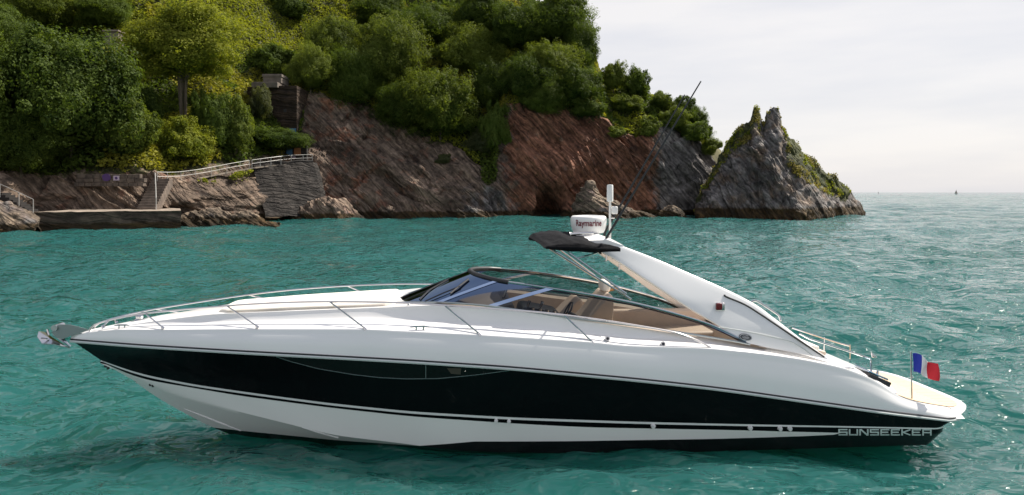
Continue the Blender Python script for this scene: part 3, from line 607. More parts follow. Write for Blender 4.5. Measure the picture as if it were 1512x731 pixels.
# ------------------------------------------------------------------ trees
def quads(c, n, size, rs, flat=.5):
    """leaf-sized faces at c facing n"""
    k = len(c); t = np.cross(n, rs.normal(size=(k, 3))); t /= np.maximum(np.linalg.norm(t, axis=1, keepdims=True), 1e-6); b = np.cross(n, t)
    s = (size * rs.uniform(.6, 1.35, k))[:, None]; a = rs.uniform(.5, .8, k)[:, None]
    v = np.stack([c - t * s, c - b * s * a + n * s * .15, c + t * s, c + b * s * a + n * s * .15], 1)
    return v.reshape(-1, 3), np.arange(4 * k).reshape(k, 4)
def crown_mesh(name, seed, nleaf, leaf, lobes, mat, flatten=.0, spread=.72):
    rs = np.random.default_rng(seed)
    L0 = []
    for i in range(lobes):
        for _ in range(30):
            d = rs.normal(size=3); d /= np.linalg.norm(d)
            if d[2] > -.55: break
        rr_ = rs.uniform(.16, .40); L0.append((d * spread * rs.uniform(.55, 1.18) * (1.25 - rr_) * np.array([1, 1, 1]), rr_))
    C = []; Nn = []
    per = nleaf // lobes
    for c, r in L0:
        ns = 9; subs = rs.normal(size=(ns, 3)); subs /= np.linalg.norm(subs, axis=1, keepdims=True); subs = c + subs * r * rs.uniform(.6, 1.0, (ns, 1))
        sr = r * rs.uniform(.32, .6, ns)
        pk_ = rs.integers(0, ns, per); d = rs.normal(size=(per, 3)); d /= np.linalg.norm(d, axis=1, keepdims=True)
        p = subs[pk_] + d * sr[pk_][:, None] * rs.uniform(.55, 1.1, (per, 1)) ** .6
        nrm = d * 1.0 + (p / np.maximum(np.linalg.norm(p, axis=1, keepdims=True), .1)) * .45 + rs.normal(size=(per, 3)) * .28 + np.array([0, 0, .35]); nrm /= np.linalg.norm(nrm, axis=1, keepdims=True)
        C.append(p); Nn.append(nrm)
    # sparse inner leaves so no hole goes right through
    k = nleaf // 6; d = rs.normal(size=(k, 3)); d /= np.linalg.norm(d, axis=1, keepdims=True); C.append(d * rs.uniform(.2, .68, (k, 1))); Nn.append(d)
    C = np.concatenate(C); Nn = np.concatenate(Nn); sz = np.full(len(C), leaf); sz[-k:] *= 1.7
    if flatten: C[:, 2] = np.where(C[:, 2] < -flatten, -flatten + (C[:, 2] + flatten) * .3, C[:, 2])
    dr = C / np.maximum(np.linalg.norm(C, axis=1, keepdims=True), .05); C = C * (1 + .34 * fbm(dr * 1.3 + seed * 3.7, 2, seed))[:, None]
    v, f = quads(C, Nn, sz, rs)
    me = mk(name, v, f, LEAF[mat], None, False); dat = me.data; bpy.data.objects.remove(me); return dat
def trunk_mesh(name, seed, stems=1, lean=.1):
    rs = random.Random(seed); mb = MB()
    for s in range(stems):
        a = rs.uniform(0, 6.28) if stems > 1 else 0; ox, oy = (1.0 * math.cos(s * 2.2) * (stems > 1), .5 * math.sin(s * 2.2) * (stems > 1))
        x1, y1 = ox + rs.uniform(-1, 1) * lean * 3, oy + rs.uniform(-1, 1) * lean * 2
        mb.tube([(ox, oy, -.15), (ox * 1.1, oy, .2), (ox + (x1 - ox) * .4, oy + (y1 - oy) * .4, .55), (x1, y1, .9), (x1 * 1.5, y1 * 1.5, 1.2)], [.52, .4, .32, .24, .12], 7)
        for k in range(5):
            b = rs.uniform(0, 6.28); z = rs.uniform(.6, .95); q = rs.uniform(1.5, 3.0)
            mb.tube([(x1 * z, y1 * z, z - .05), (x1 * z + q * .5 * math.cos(b), y1 * z + q * .5 * math.sin(b), z + .15), (x1 * z + q * math.cos(b), y1 * z + q * math.sin(b), z + .42)], [.17, .11, .04], 5)
    o = mb.build(name, M['bark'], None, True); d = o.data; bpy.data.objects.remove(o); return d
CR = {}
for mat in ('dark', 'mid', 'light', 'grey'):
    CR[mat, 'big'] = [crown_mesh('crown', 100 + i + {'dark': 0, 'mid': 20, 'light': 40, 'grey': 60}[mat], 80000, .0175, 84, mat) for i in range(2 if mat != 'grey' else 1)]
    CR[mat, 'med'] = [crown_mesh('crown', 200 + i + {'dark': 0, 'mid': 20, 'light': 40, 'grey': 60}[mat], 34000, .030, 46, mat) for i in range(3)]
    CR[mat, 'small'] = [crown_mesh('crown', 300 + i + {'dark': 0, 'mid': 20, 'light': 40, 'grey': 60}[mat], 9000, .056, 20, mat) for i in range(2)]
TRK = [trunk_mesh('trunk', 5, 1), trunk_mesh('trunk', 6, 1, .2), trunk_mesh('trunk', 7, 3, .45)]
TREES = [  # kind, centre x, centre y, width, height (photo pixels), label
 ('dark', -70, 150, 170, 220, 'dark rounded tree cut by the left edge of the photo'),
 ('dark', -230, 130, 190, 200, 'dark spreading tree well beyond the left edge of the photo'),
 ('mid', -380, 190, 180, 150, 'olive tree farthest beyond the left edge of the photo'),
 ('dark', 95, 150, 215, 235, 'huge dark green domed tree above the stone quay'),
 ('dark', 20, 215, 120, 110, 'dark bushy tree low under the huge domed tree at the left edge'),
 ('mid', 60, 20, 110, 75, 'rounded olive tree at the top left edge of the wooded slope'),
 ('dark', 150, 20, 90, 70, 'dark tree at the top edge between the olive tree and the pale tall tree'),
 ('dark', -10, 55, 110, 110, 'dark tree in the top left corner of the photo'),
 ('light', 265, 72, 160, 135, 'tall yellow green tree with a bare forked trunk above the path', 196),
 ('mid', 185, 195, 85, 110, 'olive bushy tree just right of the huge domed tree'),
 ('dark', 215, 165, 50, 70, 'small dark tree between the domed tree and the bare forked trunk'),
 ('light', 268, 212, 80, 75, 'bright green bush under the forked trunk, right by the path railing'),
 ('dark', 309, 180, 58, 110, 'narrow dark tree right of the bare forked trunk'),
 ('mid', 346, 192, 56, 95, 'rounded olive bush left of the bunker'),
 ('grey', 385, 155, 40, 60, 'grey green bush growing over the left corner of the bunker'),
 ('dark', 405, 208, 100, 44, 'dark low shrubs below the bunker, behind the thin railing'),
 ('dark', 398, 92, 62, 58, 'dark tree on the slope straight above the bunker roof'),
 ('dark', 428, 12, 52, 48, 'small round tree on the scrub at the top edge of the photo'),
 ('mid', 455, 105, 70, 85, 'olive tree right above the bunker, at the top of the brown rock'),
 ('mid', 487, 68, 85, 90, 'olive tree on the slope above the brown rock face'),
 ('dark', 520, 120, 90, 100, 'dark tree over the top of the brown rock face'),
 ('mid', 575, 85, 110, 130, 'broad olive tree in the middle of the wooded slope'),
 ('dark', 590, 160, 100, 80, 'dark spreading tree at the edge of the brown rock face'),
 ('mid', 648, 160, 125, 125, 'big rounded olive tree hanging over the brown rock beside the gully'),
 ('dark', 560, 20, 90, 70, 'dark tree at the top edge over the middle of the slope'),
 ('dark', 630, 40, 100, 80, 'dark tree at the top edge between the broad olive trees'),
 ('mid', 690, 80, 100, 90, 'olive tree on the slope above the dark gully'),
 ('dark', 708, 25, 90, 80, 'dark tree at the top edge above the dark gully'),
 ('dark', 725, 130, 70, 80, 'dark tree filling the head of the gully'),
 ('dark', 728, 190, 46, 90, 'dark shrub mass down in the gully beside the red cliff'),
 ('grey', 712, 212, 60, 46, 'pale grey green bush low on the rock in front of the gully'),
 ('dark', 775, 120, 80, 90, 'dark tree over the left end of the red cliff'),
 ('dark', 760, 45, 90, 90, 'dark tree on the skyline at the top edge of the photo'),
 ('mid', 815, 105, 90, 95, 'olive tree leaning over the middle of the red cliff'),
 ('dark', 800, 150, 70, 50, 'dark bush hanging over the rim of the red cliff'),
 ('dark', 825, 35, 110, 100, 'tallest dark tree on the skyline above the red cliff'),
 ('dark', 858, 75, 66, 90, 'dark tree on the right shoulder of the wooded skyline'),
 ('dark', 852, 132, 86, 80, 'dark rounded tree on the rim at the right end of the wood'),
 ('dark', 868, 160, 50, 36, 'low bush on the rim under the dark rounded tree'),
 ('mid', 905, 116, 42, 50, 'left one of two round trees standing alone on the skyline'),
 ('dark', 940, 126, 46, 56, 'right one of two round trees standing alone on the skyline'),
 ('mid', 925, 155, 50, 30, 'low scrub below the two round skyline trees'),
 ('mid', 956, 189, 34, 36, 'round bush on top of the grey cliff'),
 ('mid', 976, 152, 40, 36, 'first small tree of the skyline row above the grey cliff'),
 ('dark', 1000, 162, 46, 44, 'second small tree of the skyline row above the grey cliff'),
 ('dark', 1022, 176, 42, 44, 'third small tree of the skyline row above the grey cliff'),
 ('dark', 1036, 196, 34, 38, 'last small tree of the skyline row, at the headland tip'),
 ('mid', 990, 178, 48, 38, 'bushy scrub just under the first two trees of the skyline row'),
 ('dark', 1012, 196, 52, 40, 'dark bush on the slope under the third tree of the skyline row'),
 ('mid', 1034, 218, 34, 34, 'lowest bush on the headland tip under the last skyline tree'),
 ('mid', 905, 196, 30, 20, 'small ochre bush on the ledge right of the red cliff rim'),
 ('grey', 655, 235, 26, 20, 'tiny pale shrub on the brown rock below the big olive tree')]
for i, (kind, px, py, wp, hp, lab, *foot_y) in enumerate(TREES):
    g_ = ground(px, foot_y[0] if foot_y else py + hp * .46); d = g_[1] + wp / 2 / F * g_[1] * .15
    rx = wp / 2 / F * d * 1.08; rz = hp / 2 / F * d * 1.06; zc = H - (py - 284) / F * d
    size = 'big' if rx > 4.6 else 'med' if rx > 2.4 else 'small'
    shrub = ('bush' in lab or 'shrub' in lab or 'scrub' in lab) and 'bushy tree' not in lab
    name = 'shrub' if shrub else 'tree'
    t_ = empty(name, (g_[0], d, g_[2])); tag(t_, lab, 'bush' if shrub else 'tree', 'trees and bushes of the wooded slope')
    pool = CR[kind, size]; co = link(bpy.data.objects.new('foliage' if shrub else 'crown', pool[i % len(pool)]), t_)
    hgt = max(zc - g_[2], rz * .6)
    co.location = (0, 0, zc - g_[2]); co.scale = (rx, rx * .9, rz); co.rotation_euler = (0, 0, (i * 2.4) % 6.28)
    tk = link(bpy.data.objects.new('stem' if shrub else 'trunk', TRK[2 if kind == 'light' and not shrub else i % 2]), t_)
    tr = (.16 if foot_y else .13) * rx ** .6 if not shrub else .08 * rx; tk.scale = (tr, tr, hgt); tk.rotation_euler = (0, 0, i)
# the forked trunk of the tall pale tree, seen bare
vp = ground(184, 78); ho = empty('stone_shelter', vp); tag(ho, 'small pale stone shelter peeping out between the domed tree and the tall pale tree', 'shelter')
mb = MB(); mb.box((0, -3.0, .9), (2.2, 1.6, 2.2), bevel=.05); mb.build('wall', M['bunkertop'], ho)
mb = MB(); mb.box((0, -3.1, 2.1), (2.6, 2.0, .25), bevel=.04); mb.build('roof', M['concrete'], ho)
# ------------------------------------------------------------------ undergrowth: leafy ground cover over the slope
rs = np.random.default_rng(12)
nr, nc = TD.shape
A0 = TP[:-1, :-1]; B0 = TP[:-1, 1:]; C0 = TP[1:, :-1]
area = np.linalg.norm(np.cross(B0 - A0, C0 - A0), axis=-1)
vis = (veg[:-1, :-1] > .5) & (VV[:-1, :-1] < 4.05) & (CX[:-1, :-1] > -700)
dens = area * vis * np.where(CX[:-1, :-1] < -60, .35, 1) * np.clip(140 / TP[:-1, :-1, 1], .6, 2)
pr = dens.ravel() / dens.sum(); NU = 240000
pick = rs.choice(pr.size, NU, p=pr); u1 = rs.random((NU, 1)); u2 = rs.random((NU, 1))
base = A0.reshape(-1, 3)[pick] + u1 * (B0 - A0).reshape(-1, 3)[pick] + u2 * (C0 - A0).reshape(-1, 3)[pick]
mead = np.exp(-((756 + base[:, 0] / base[:, 1] * F - 405) / 85) ** 2 - ((284 - (base[:, 2] - H) / base[:, 1] * F - 30) / 45) ** 2)
hgt = (1 - .75 * mead) * np.clip(1.1 + 2.6 * fbm(base * .2, 3, 91), .15, 3.6); up = np.array([0, -.25, .9])
c_ = base + up * (hgt * rs.random(NU) ** .45)[:, None]
nn = rs.normal(size=(NU, 3)) * .7 + np.array([0, -.35, .75]); nn /= np.linalg.norm(nn, axis=1, keepdims=True)
v, f = quads(c_, nn, np.full(NU, .27), rs)
pxu = 756 + base[:, 0] / base[:, 1] * F; pyu = 284 - (base[:, 2] - H) / base[:, 1] * F
ug = mk('undergrowth', v, f, [LEAF['scrub'], LEAF['light'], LEAF['dark']], None, False, np.where((fbm(base * .09, 3, 93) + 1.2 * np.exp(-((pxu - 410) / 95) ** 2 - ((pyu - 35) / 45) ** 2)) > .25, 1, np.where(fbm(base * .14, 3, 95) > .0, 2, 0)))
tag(ug, 'scrubby undergrowth and ivy covering the wooded slope', 'undergrowth', kind='stuff')
# grass and scrub clinging to the sea stack
m_ = (sveg > .38) & (np.arange(2 * nF)[:, None] < nF + 4); idx = np.argwhere(m_); sel = idx[rs.integers(0, len(idx), 11000)]
b_ = V[sel[:, 0], sel[:, 1]]; keep = fbm(b_ * .5, 3, 15) > -.05; b_ = b_[keep]; k = len(b_)
nn = rs.normal(size=(k, 3)) * .6 + np.array([0, -.5, .7]); nn /= np.linalg.norm(nn, axis=1, keepdims=True)
v, f = quads(b_ + np.array([0, -.1, .2]) * rs.random((k, 1)) * 1.6 + rs.normal(size=(k, 3)) * .08, nn, np.full(k, .17), rs)
gs = mk('grass', v, f, [LEAF['straw'], LEAF['light']], stack, False, (fbm(b_ * .4, 2, 19) > .12).astype(int)); gs['kind'] = 'stuff'
# grass fringe along the path
k = 5000; tpos = rs.random(k); pp_ = np.array(smoothpath([at(*q_) for q_ in pth], 10)); ii = (tpos * .95 * (len(pp_) - 1)).astype(int)
b_ = pp_[ii] + np.stack([rs.normal(size=k) * .4, -.9 - np.abs(rs.normal(size=k)) * .5, -.25 - np.abs(rs.normal(size=k)) * .45], 1)
keep = (fbm(b_ * .5, 2, 29) > -.05) & (pp_[ii][:, 0] > at(285, 0, 96)[0]) & (pp_[ii][:, 0] < at(374, 0, 105)[0]); b_ = b_[keep]; k = len(b_)
nn = rs.normal(size=(k, 3)) * .6 + np.array([0, -.5, .7]); nn /= np.linalg.norm(nn, axis=1, keepdims=True)
v, f = quads(b_, nn, np.full(k, .17), rs); gp = mk('grass', v, f, LEAF['light'], None, False); tag(gp, 'tufted grass hanging below the path railing', 'grass', kind='stuff')

# ------------------------------------------------------------------ the motor yacht (local axes: x towards the stern, y to the far side, z up)
CY, TH = 13.05, math.radians(5.0)
ct, sn = math.cos(TH), math.sin(TH)
def pk(px, py, w):
    """boat coordinates (along, half breadth towards us, up) of the point at half breadth w seen at this place of the photograph"""
    a = (px - 756) / F; D = (-CY * ct + w) / (a * sn - ct); X_ = a * D
    return np.array([X_ * ct + (D - CY) * sn, w, H - (py - 284) / F * D])
def pkf(px, py, wf):
    w = 1.
    for _ in range(30): w = .5 * w + .5 * float(wf(pk(px, py, w)[0]))
    return pk(px, py, w)
def B3(p): return (p[0], -p[1], p[2])
yacht = empty('motor_yacht', (0, CY, 0), TH); tag(yacht, 'sleek white and black sports cruiser lying broadside in the bay', 'motor yacht')
wA = lambda l: np.interp(l, [-8, -7.6, -7, -6, -5, -4, -3, -2, -1, 0, 2, 4, 6, 7, 7.6, 8.0, 8.25], [.03, .2, .46, .82, 1.12, 1.35, 1.53, 1.67, 1.77, 1.84, 1.9, 1.9, 1.84, 1.76, 1.66, 1.5, 1.3])
def curve(pts):
    P = np.array(pts, float); o = np.argsort(P[:, 0]); return P[o]
def ev(P, l): return np.stack([np.asarray(l, float) + 0 * np.asarray(l), np.interp(l, P[:, 0], P[:, 1]), np.interp(l, P[:, 0], P[:, 2])], -1)
def smoothcurve(P, n=120):
    """resample with light smoothing so that traced points leave no kinks"""
    l = np.linspace(P[0, 0], P[-1, 0], n); q = ev(P, l)
    for _ in range(10): q[1:-1, 1:] = .5 * q[1:-1, 1:] + .25 * (q[:-2, 1:] + q[2:, 1:])
    return q
A_ = smoothcurve(curve([pkf(x, y, wA) for x, y in [(104.6, 502), (205, 510), (287, 515), (360, 519.5), (483, 526), (606, 532.8), (760, 543), (823, 549), (946, 560.5), (1060, 573), (1183, 590.5), (1306, 608), (1400, 619)]]))
wBt = lambda l: np.interp(l, [-7.5, -6.5, -5.5, -4.5, -3, -2, -1, 0, 2, 4, 6, 7.25], [0, .28, .62, .92, 1.27, 1.46, 1.58, 1.67, 1.76, 1.79, 1.75, 1.68])
tb = [(149, 532), (205, 552), (287, 568), (360, 578.5), (400, 584), (483, 595), (606, 607.7), (760, 616.7), (946, 623), (1100, 626.5), (1236, 629), (1380, 632)]
B_ = smoothcurve(curve([pkf(x, y, wBt) for x, y in tb]))
B2_ = smoothcurve(curve([pkf(x, y + dy, lambda l: wBt(l) - .01) for (x, y), dy in zip(tb, [1.5, 3, 3, 3, 3, 3.2, 3.4, 3.4, 3.2, 2.8, 2.2, 2])]))
C_ = smoothcurve(curve([pkf(x, y, lambda l: wBt(l) - .03) for x, y in [(150, 535), (205, 559.5), (287, 573), (360, 585.5), (400, 590.5), (483, 601.5), (606, 615), (760, 625.5), (864, 631), (1100, 635.5), (1160, 637.3), (1220, 638.7), (1273, 640), (1300, 640.3), (1380, 640.5)]]))
wE = lambda l: np.interp(l, [-6.9, -6, -5, -4, -3, -2, -1, 1, 3, 7.2], [0.02, .36, .68, .95, 1.12, 1.28, 1.42, 1.56, 1.6, 1.58])
E_ = smoothcurve(curve([pkf(x, y, wE) for x, y in [(205, 566), (250, 581), (340, 604.7), (444, 630.5), (492, 643), (581, 653)]] + [(-1, 1.42, -.02), (1, 1.56, -.08), (3, 1.6, -.10), (7.2, 1.58, -.12)]))
K_ = smoothcurve(curve([(-6.9, 0, .90), (-6.54, 0, .61), (-5.7, 0, .11), (-5, 0, -.22), (-4, 0, -.5), (-2, 0, -.72), (7.2, 0, -.62)]))
CUR = [A_, B_, B2_, C_, E_, K_]
SUB = [8, 1, 3, 12, 10]
def at_t(P, t):
    l = P[0, 0] + (P[-1, 0] - P[0, 0]) * t; return ev(P, l)
tt = np.linspace(0, 1, 150) ** 1.0
rowsH, matH = [], []
for k in range(5):
    a, b = at_t(CUR[k], tt), at_t(CUR[k + 1], tt)
    for q in range(SUB[k]):
        s = q / SUB[k]; r = a * (1 - s) + b * s
        if k == 0: r[:, 1] -= .10 * math.sin(math.pi * s) * np.clip(1 - tt / .5, 0, 1) * np.clip(tt / .1, 0, 1)
        rowsH.append(r); matH.append([0, 1, 0, 2, 2][k])
rowsH.append(at_t(K_, tt))
RH = np.array(rowsH)                                   # rows x stations x (l, w, z)
# the rounded stern: swing every row round to the centre line
ns = 14; ext = []
for s in np.linspace(0, 1, ns + 1)[1:]:
    ph = s * math.pi / 2; e = RH[:, -1].copy(); reach = np.linspace(.62, .28, len(RH))
    e[:, 0] += reach * math.sin(ph); e[:, 1] = RH[:, -1, 1] * (math.cos(ph) ** .55 if s < 1 else 0); ext.append(e)
RH2 = np.concatenate([RH, np.stack(ext, 1)], 1)
nr_, nc_ = RH2.shape[:2]
v = np.concatenate([RH2.reshape(-1, 3) * [1, -1, 1], RH2.reshape(-1, 3)]); ff = gridfaces(nr_, nc_); fm = np.repeat(matH, nc_ - 1)
f = np.concatenate([ff, ff[:, ::-1] + nr_ * nc_])
def paintmat():
    """white bottom paint above a black boot top whose upper edge climbs towards the stern"""
    m = bpy.data.materials.new('white_bottom_black_boot_top'); m.use_nodes = True; t = m.node_tree; b = t.nodes['Principled BSDF']; lk = t.links.new
    c = nd(t, 'ShaderNodeTexCoord'); s = nd(t, 'ShaderNodeSeparateXYZ'); lk(c.outputs['Object'], s.inputs[0])
    mr = nd(t, 'ShaderNodeMapRange'); mr.inputs['From Min'].default_value = -8; mr.inputs['From Max'].default_value = 8; lk(s.outputs['X'], mr.inputs['Value'])
    fc = nd(t, 'ShaderNodeFloatCurve'); cv = fc.mapping.curves[0]
    pts = [(-8, .03), (-3, .03), (-1.9, .035)] + [(q[0], q[2]) for q in (pkf(*a_, lambda l: 1.6) for a_ in ((700, 656), (800, 652.5), (905, 649.3), (1060, 645.3), (1183, 640.8), (1226, 638.6)))] + [(6.3, .40), (8, .40)]
    for i, (x, z) in enumerate(pts):
        p = ((x + 8) / 16, z / .5)
        if i < 2: cv.points[i].location = p
        else: cv.points.new(*p)
    for p in cv.points: p.handle_type = 'VECTOR'
    fc.mapping.update(); lk(mr.outputs[0], fc.inputs['Value'])
    mu = nd(t, 'ShaderNodeMath', operation='MULTIPLY'); mu.inputs[1].default_value = .5; lk(fc.outputs[0], mu.inputs[0])
    gt = nd(t, 'ShaderNodeMath', operation='GREATER_THAN'); lk(s.outputs['Z'], gt.inputs[0]); lk(mu.outputs[0], gt.inputs[1])
    mc = nd(t, 'ShaderNodeMixRGB'); mc.inputs['Color1'].default_value = (.006, .006, .007, 1); mc.inputs['Color2'].default_value = (.84, .84, .81, 1); lk(gt.outputs[0], mc.inputs['Fac']); lk(mc.outputs[0], b.inputs['Base Color'])
    b.inputs['Roughness'].default_value = .25; return m
M['bottom'] = paintmat()
hull = mk('hull', v, f, [M['black'], M['gel'], M['bottom']], yacht, True, np.concatenate([fm, fm])); hull.data.set_sharp_from_angle(angle=math.radians(28))
def hw(l, z):
    rows = np.array([ev(P, l) for P in CUR]); o = np.argsort(rows[:, 2]); return float(np.interp(z, rows[o, 2], rows[o, 1]))
def onhull(px, py, off=.006):
    w = 1.5
    for _ in range(25): p = pk(px, py, w); w = .5 * w + .5 * hw(p[0], p[2])
    return pk(px, py, w + off)
for sgn in (-1, 1):
    mb = MB(); ra = RH2[0]; mb.tube([(p[0], sgn * (p[1] + .012), p[2] - .022) for p in ra], .024, 6); mb.build('rub_rail', M['rub'], hull, True)
    mb = MB(); mb.tube([(p[0], sgn * (p[1] + .004), p[2] + .010) for p in ra], .017, 6); mb.build('rub_rail', M['rubber'], hull, True)
for pts in ([(272, 603.5), (300, 614), (330, 626), (356, 636)], [(446, 631), (470, 638), (500, 646)]):
    mb = MB(); mb.tube([B3(onhull(x, y, .0)) for x, y in pts], [.006, .018, .02, .012][:len(pts)], 6); mb.build('spray_strake', M['gel'], hull, True)
# hull window: long dark crescent with a thin pale trim line and one divider
xs_w = np.linspace(408, 752, 46); up_y = np.interp(xs_w, [408, 483, 606, 752], [525.5, 531, 537, 546.5]); lo_y = np.interp(xs_w, [400, 430, 470, 524, 560, 598, 647, 700, 752], [524, 534, 544.5, 553.5, 557.5, 559.5, 559, 554, 547])
lo_y = np.maximum(lo_y, up_y)
vu = [B3(onhull(x, y, .004)) for x, y in zip(xs_w, up_y)]; vl = [B3(onhull(x, y, .004)) for x, y in zip(xs_w, lo_y)]; vm = [B3(onhull(x, y, .004)) for x, y in zip(xs_w, (lo_y + up_y) / 2)]
hwn = mk('hull_window', vu + vm + vl, gridfaces(3, 46), M['hullglass'], hull)
mb = MB(); mb.tube([B3(onhull(x, y, .004)) for x, y in zip(xs_w, lo_y)], .007, 5); mb.tube([B3(onhull(628.7, y, .004)) for y in (539, 548, 558.5)], .006, 5); mb.build('window_trim', M['steel_dull'], hwn, True)
mb = MB(); mb.add([B3(onhull(x, y, .007)) for x, y in ((660, 543.5), (681, 544), (680, 553), (666, 552))], [(0, 1, 2, 3)]); mb.build('window_reflection', pmat('painted_beige_reflection', (.055, .045, .032), .6), hwn)  # beige reflection on the glass, painted as a flat patch
# the through-hull outlets
for x, y in ((732.5, 620.8), (751.5, 621.8), (964, 628.5), (1107, 631.3), (1151, 632.2), (1165.5, 632.2)):
    p = B3(onhull(x, y, .0)); mb = MB(); mb.tube([(p[0], p[1] + .02, p[2]), (p[0], p[1] - .03, p[2]), (p[0] - .01, p[1] - .06, p[2] - .01)], [.04, .04, .028] if x > 900 else [.032, .032, .024], 12); mb.build('hull_outlet', M['plastic'], hull, True)
for x, y in ((156, 541), (159.5, 543.5), (222, 568), (226, 569.5)):
    p = B3(onhull(x, y, .0)); mb = MB(); mb.lathe([(.0, -.02), (.025, -.02), (.025, .02), (0, .02)], p, 8); mb.build('bow_fitting', M['rubber'], hull, True)
# maker's lettering: broad strokes laid on the hull side
GL = {'S': [[(1, 1), (0, 1), (0, .5), (1, .5), (1, 0), (0, 0)]], 'U': [[(0, 1), (0, 0), (1, 0), (1, 1)]], 'N': [[(0, 0), (0, 1), (.12, 1), (.88, 0), (1, 0), (1, 1)]],
      'E': [[(1, 1), (0, 1), (0, 0), (1, 0)], [(0, .5), (.85, .5)]], 'K': [[(0, 1), (0, 0)], [(1, 1), (.12, .5), (1, 0)]], 'R': [[(0, 0), (0, 1), (1, 1), (1, .45), (0, .45)], [(1, .45), (1, 0)]]}
mb = MB(); x0, cw, gap = 1239.0, 11.4, 4.1
for i, chh in enumerate('SUNSEEKER'):
    gx = x0 + i * (cw + gap)
    for st_ in GL[chh]:
        for (a, b), (c, d) in zip(st_[:-1], st_[1:]):
            ylow = lambda X_: 642.0 + (X_ - 1238) * .002; ht = 7.6
            p, q = np.array([gx + a * cw, ylow(gx) - b * ht]), np.array([gx + c * cw, ylow(gx) - d * ht]); t_ = q - p; n_l = np.linalg.norm(t_); t_ = t_ / n_l; nn_ = np.array([-t_[1], t_[0]]); hwid = .95 if abs(t_[0]) > .9 else 1.15
            p2, q2 = p - t_ * .9, q + t_ * .9
            cs = [p2 + nn_ * hwid, q2 + nn_ * hwid, q2 - nn_ * hwid, p2 - nn_ * hwid]; o1 = [B3(onhull(*c_, .010)) for c_ in cs]; o2 = [B3(onhull(*c_, .001)) for c_ in cs]
            mb.add(o1 + o2, [(0, 1, 2, 3), (0, 4, 5, 1), (1, 5, 6, 2), (2, 6, 7, 3), (3, 7, 4, 0)])
mb.build('lettering', M['letter'], hull)

# ---- deck: gunwale, shoulder, side deck and trunk, cockpit left open
S_ = smoothcurve(curve([(-8.0, .02, 1.73), (-7.9, .06, 1.765), (-7.6, .16, 1.85), (-7, .39, 1.93), (-6.08, .69, 1.968), (-4.66, 1.08, 2.034), (-2.57, 1.47, 2.075), (-.68, 1.67, 1.985), (.4, 1.73, 1.91), (1.2, 1.755, 1.85), (1.72, 1.77, 1.78), (3.2, 1.78, 1.71), (4.2, 1.77, 1.59), (4.83, 1.755, 1.487), (5.6, 1.732, 1.318), (6.1, 1.71, 1.13), (6.38, 1.69, .98), (6.6, 1.67, .79), (7.16, 1.62, .60), (7.9, 1.44, .435)]), 200)
U_ = smoothcurve(curve([(-7.6, .05, 1.87), (-6.5, .30, 2.05), (-5.35, .6, 2.22), (-4, .82, 2.29), (-2.4, 1.0, 2.36), (-1.2, 1.22, 2.43), (-.47, 1.34, 2.385), (.41, 1.39, 2.275), (.87, 1.42, 2.19), (2.13, 1.48, 2.02), (3.53, 1.53, 1.79), (4.0, 1.54, 1.70), (5.0, 1.5, 1.5), (5.6, 1.46, 1.34), (6.2, 1.42, 1.10), (6.7, 1.40, .93)]), 200)
Ctr = curve([(-8.0, 0, 1.74), (-7.6, 0, 1.89), (-6.5, 0, 2.10), (-5.1, 0, 2.27), (-4, 0, 2.33), (-2.24, 0, 2.36), (-1.5, 0, 2.36)])
ld = np.linspace(-8.0, 7.9, 420)
a, s, u_ = ev(A_, ld), ev(S_, ld), ev(U_, ld)
w0 = np.minimum(u_[:, 1], s[:, 1] * .8); u_[:, 1] = w0
rowsD = []
for k in np.linspace(0, 1, 8): rowsD.append(a * (1 - k) + s * k + np.stack([0 * ld, 0.028 * np.sin(math.pi * min(k * 1.1, 1)) * np.clip(a[:, 1] / 1, 0, 1), 0 * ld], -1))
rowsD.append(s + (u_ - s) * np.array([0, .07, .02]) + np.array([0, 0, .012]))
for k in (.35, .65): rowsD.append(np.stack([ld, s[:, 1] + (u_[:, 1] - s[:, 1]) * (k + .12), s[:, 2] + (u_[:, 2] - s[:, 2]) * k * .55 + .012], -1))
for k in (.82, .93, 1.0): rowsD.append(np.stack([ld, s[:, 1] + (u_[:, 1] - s[:, 1]) * (k * .3 + .7), s[:, 2] + (u_[:, 2] - s[:, 2]) * (k ** 1.2)], -1))
RD = np.array(smoothpath([rowsD[0], rowsD[3]] + rowsD[5:], 4))
# behind the cockpit the rail ends and the swim platform begins: the strip there stays level
aft = np.clip((ld - 6.35) / .35, 0, 1)
k0 = 18
for k in range(k0, len(RD)):
    RD[k, :, 2] = RD[k, :, 2] * (1 - aft) + s[:, 2] * aft; RD[k, :, 1] = RD[k, :, 1] * (1 - aft) + (s[:, 1] - .006 * (k - k0)) * aft
ke = ld <= 8
v, f = [], []
for sg in (-1, 1):
    off = len(v) and len(v[0]); v.append(RD.reshape(-1, 3) * [1, sg, 1]); g_f = gridfaces(*RD.shape[:2]); f.append((g_f if sg < 0 else g_f[:, ::-1]) + (0 if sg < 0 else RD[..., 0].size))
deck = mk('deck', np.concatenate(v), np.concatenate(f), M['gel'], yacht); deck.data.set_sharp_from_angle(angle=math.radians(60))
# foredeck between the two trunk edges
lf = np.linspace(-8.0, -1.45, 70); uf = ev(U_, lf); uf[:, 1] = np.minimum(uf[:, 1], ev(S_, lf)[:, 1] * .8); cf = ev(Ctr, lf); ed = np.interp(lf, ld, RD[-1][:, 2])
rows = []
for k in np.linspace(-1, 1, 25): rows.append(np.stack([lf, k * uf[:, 1], ed + (np.maximum(cf[:, 2], ed) - ed) * (1 - abs(k) ** 2.5)], -1))
fd = mk('foredeck', np.array(rows).reshape(-1, 3), gridfaces(25, 70), M['gel'], deck)
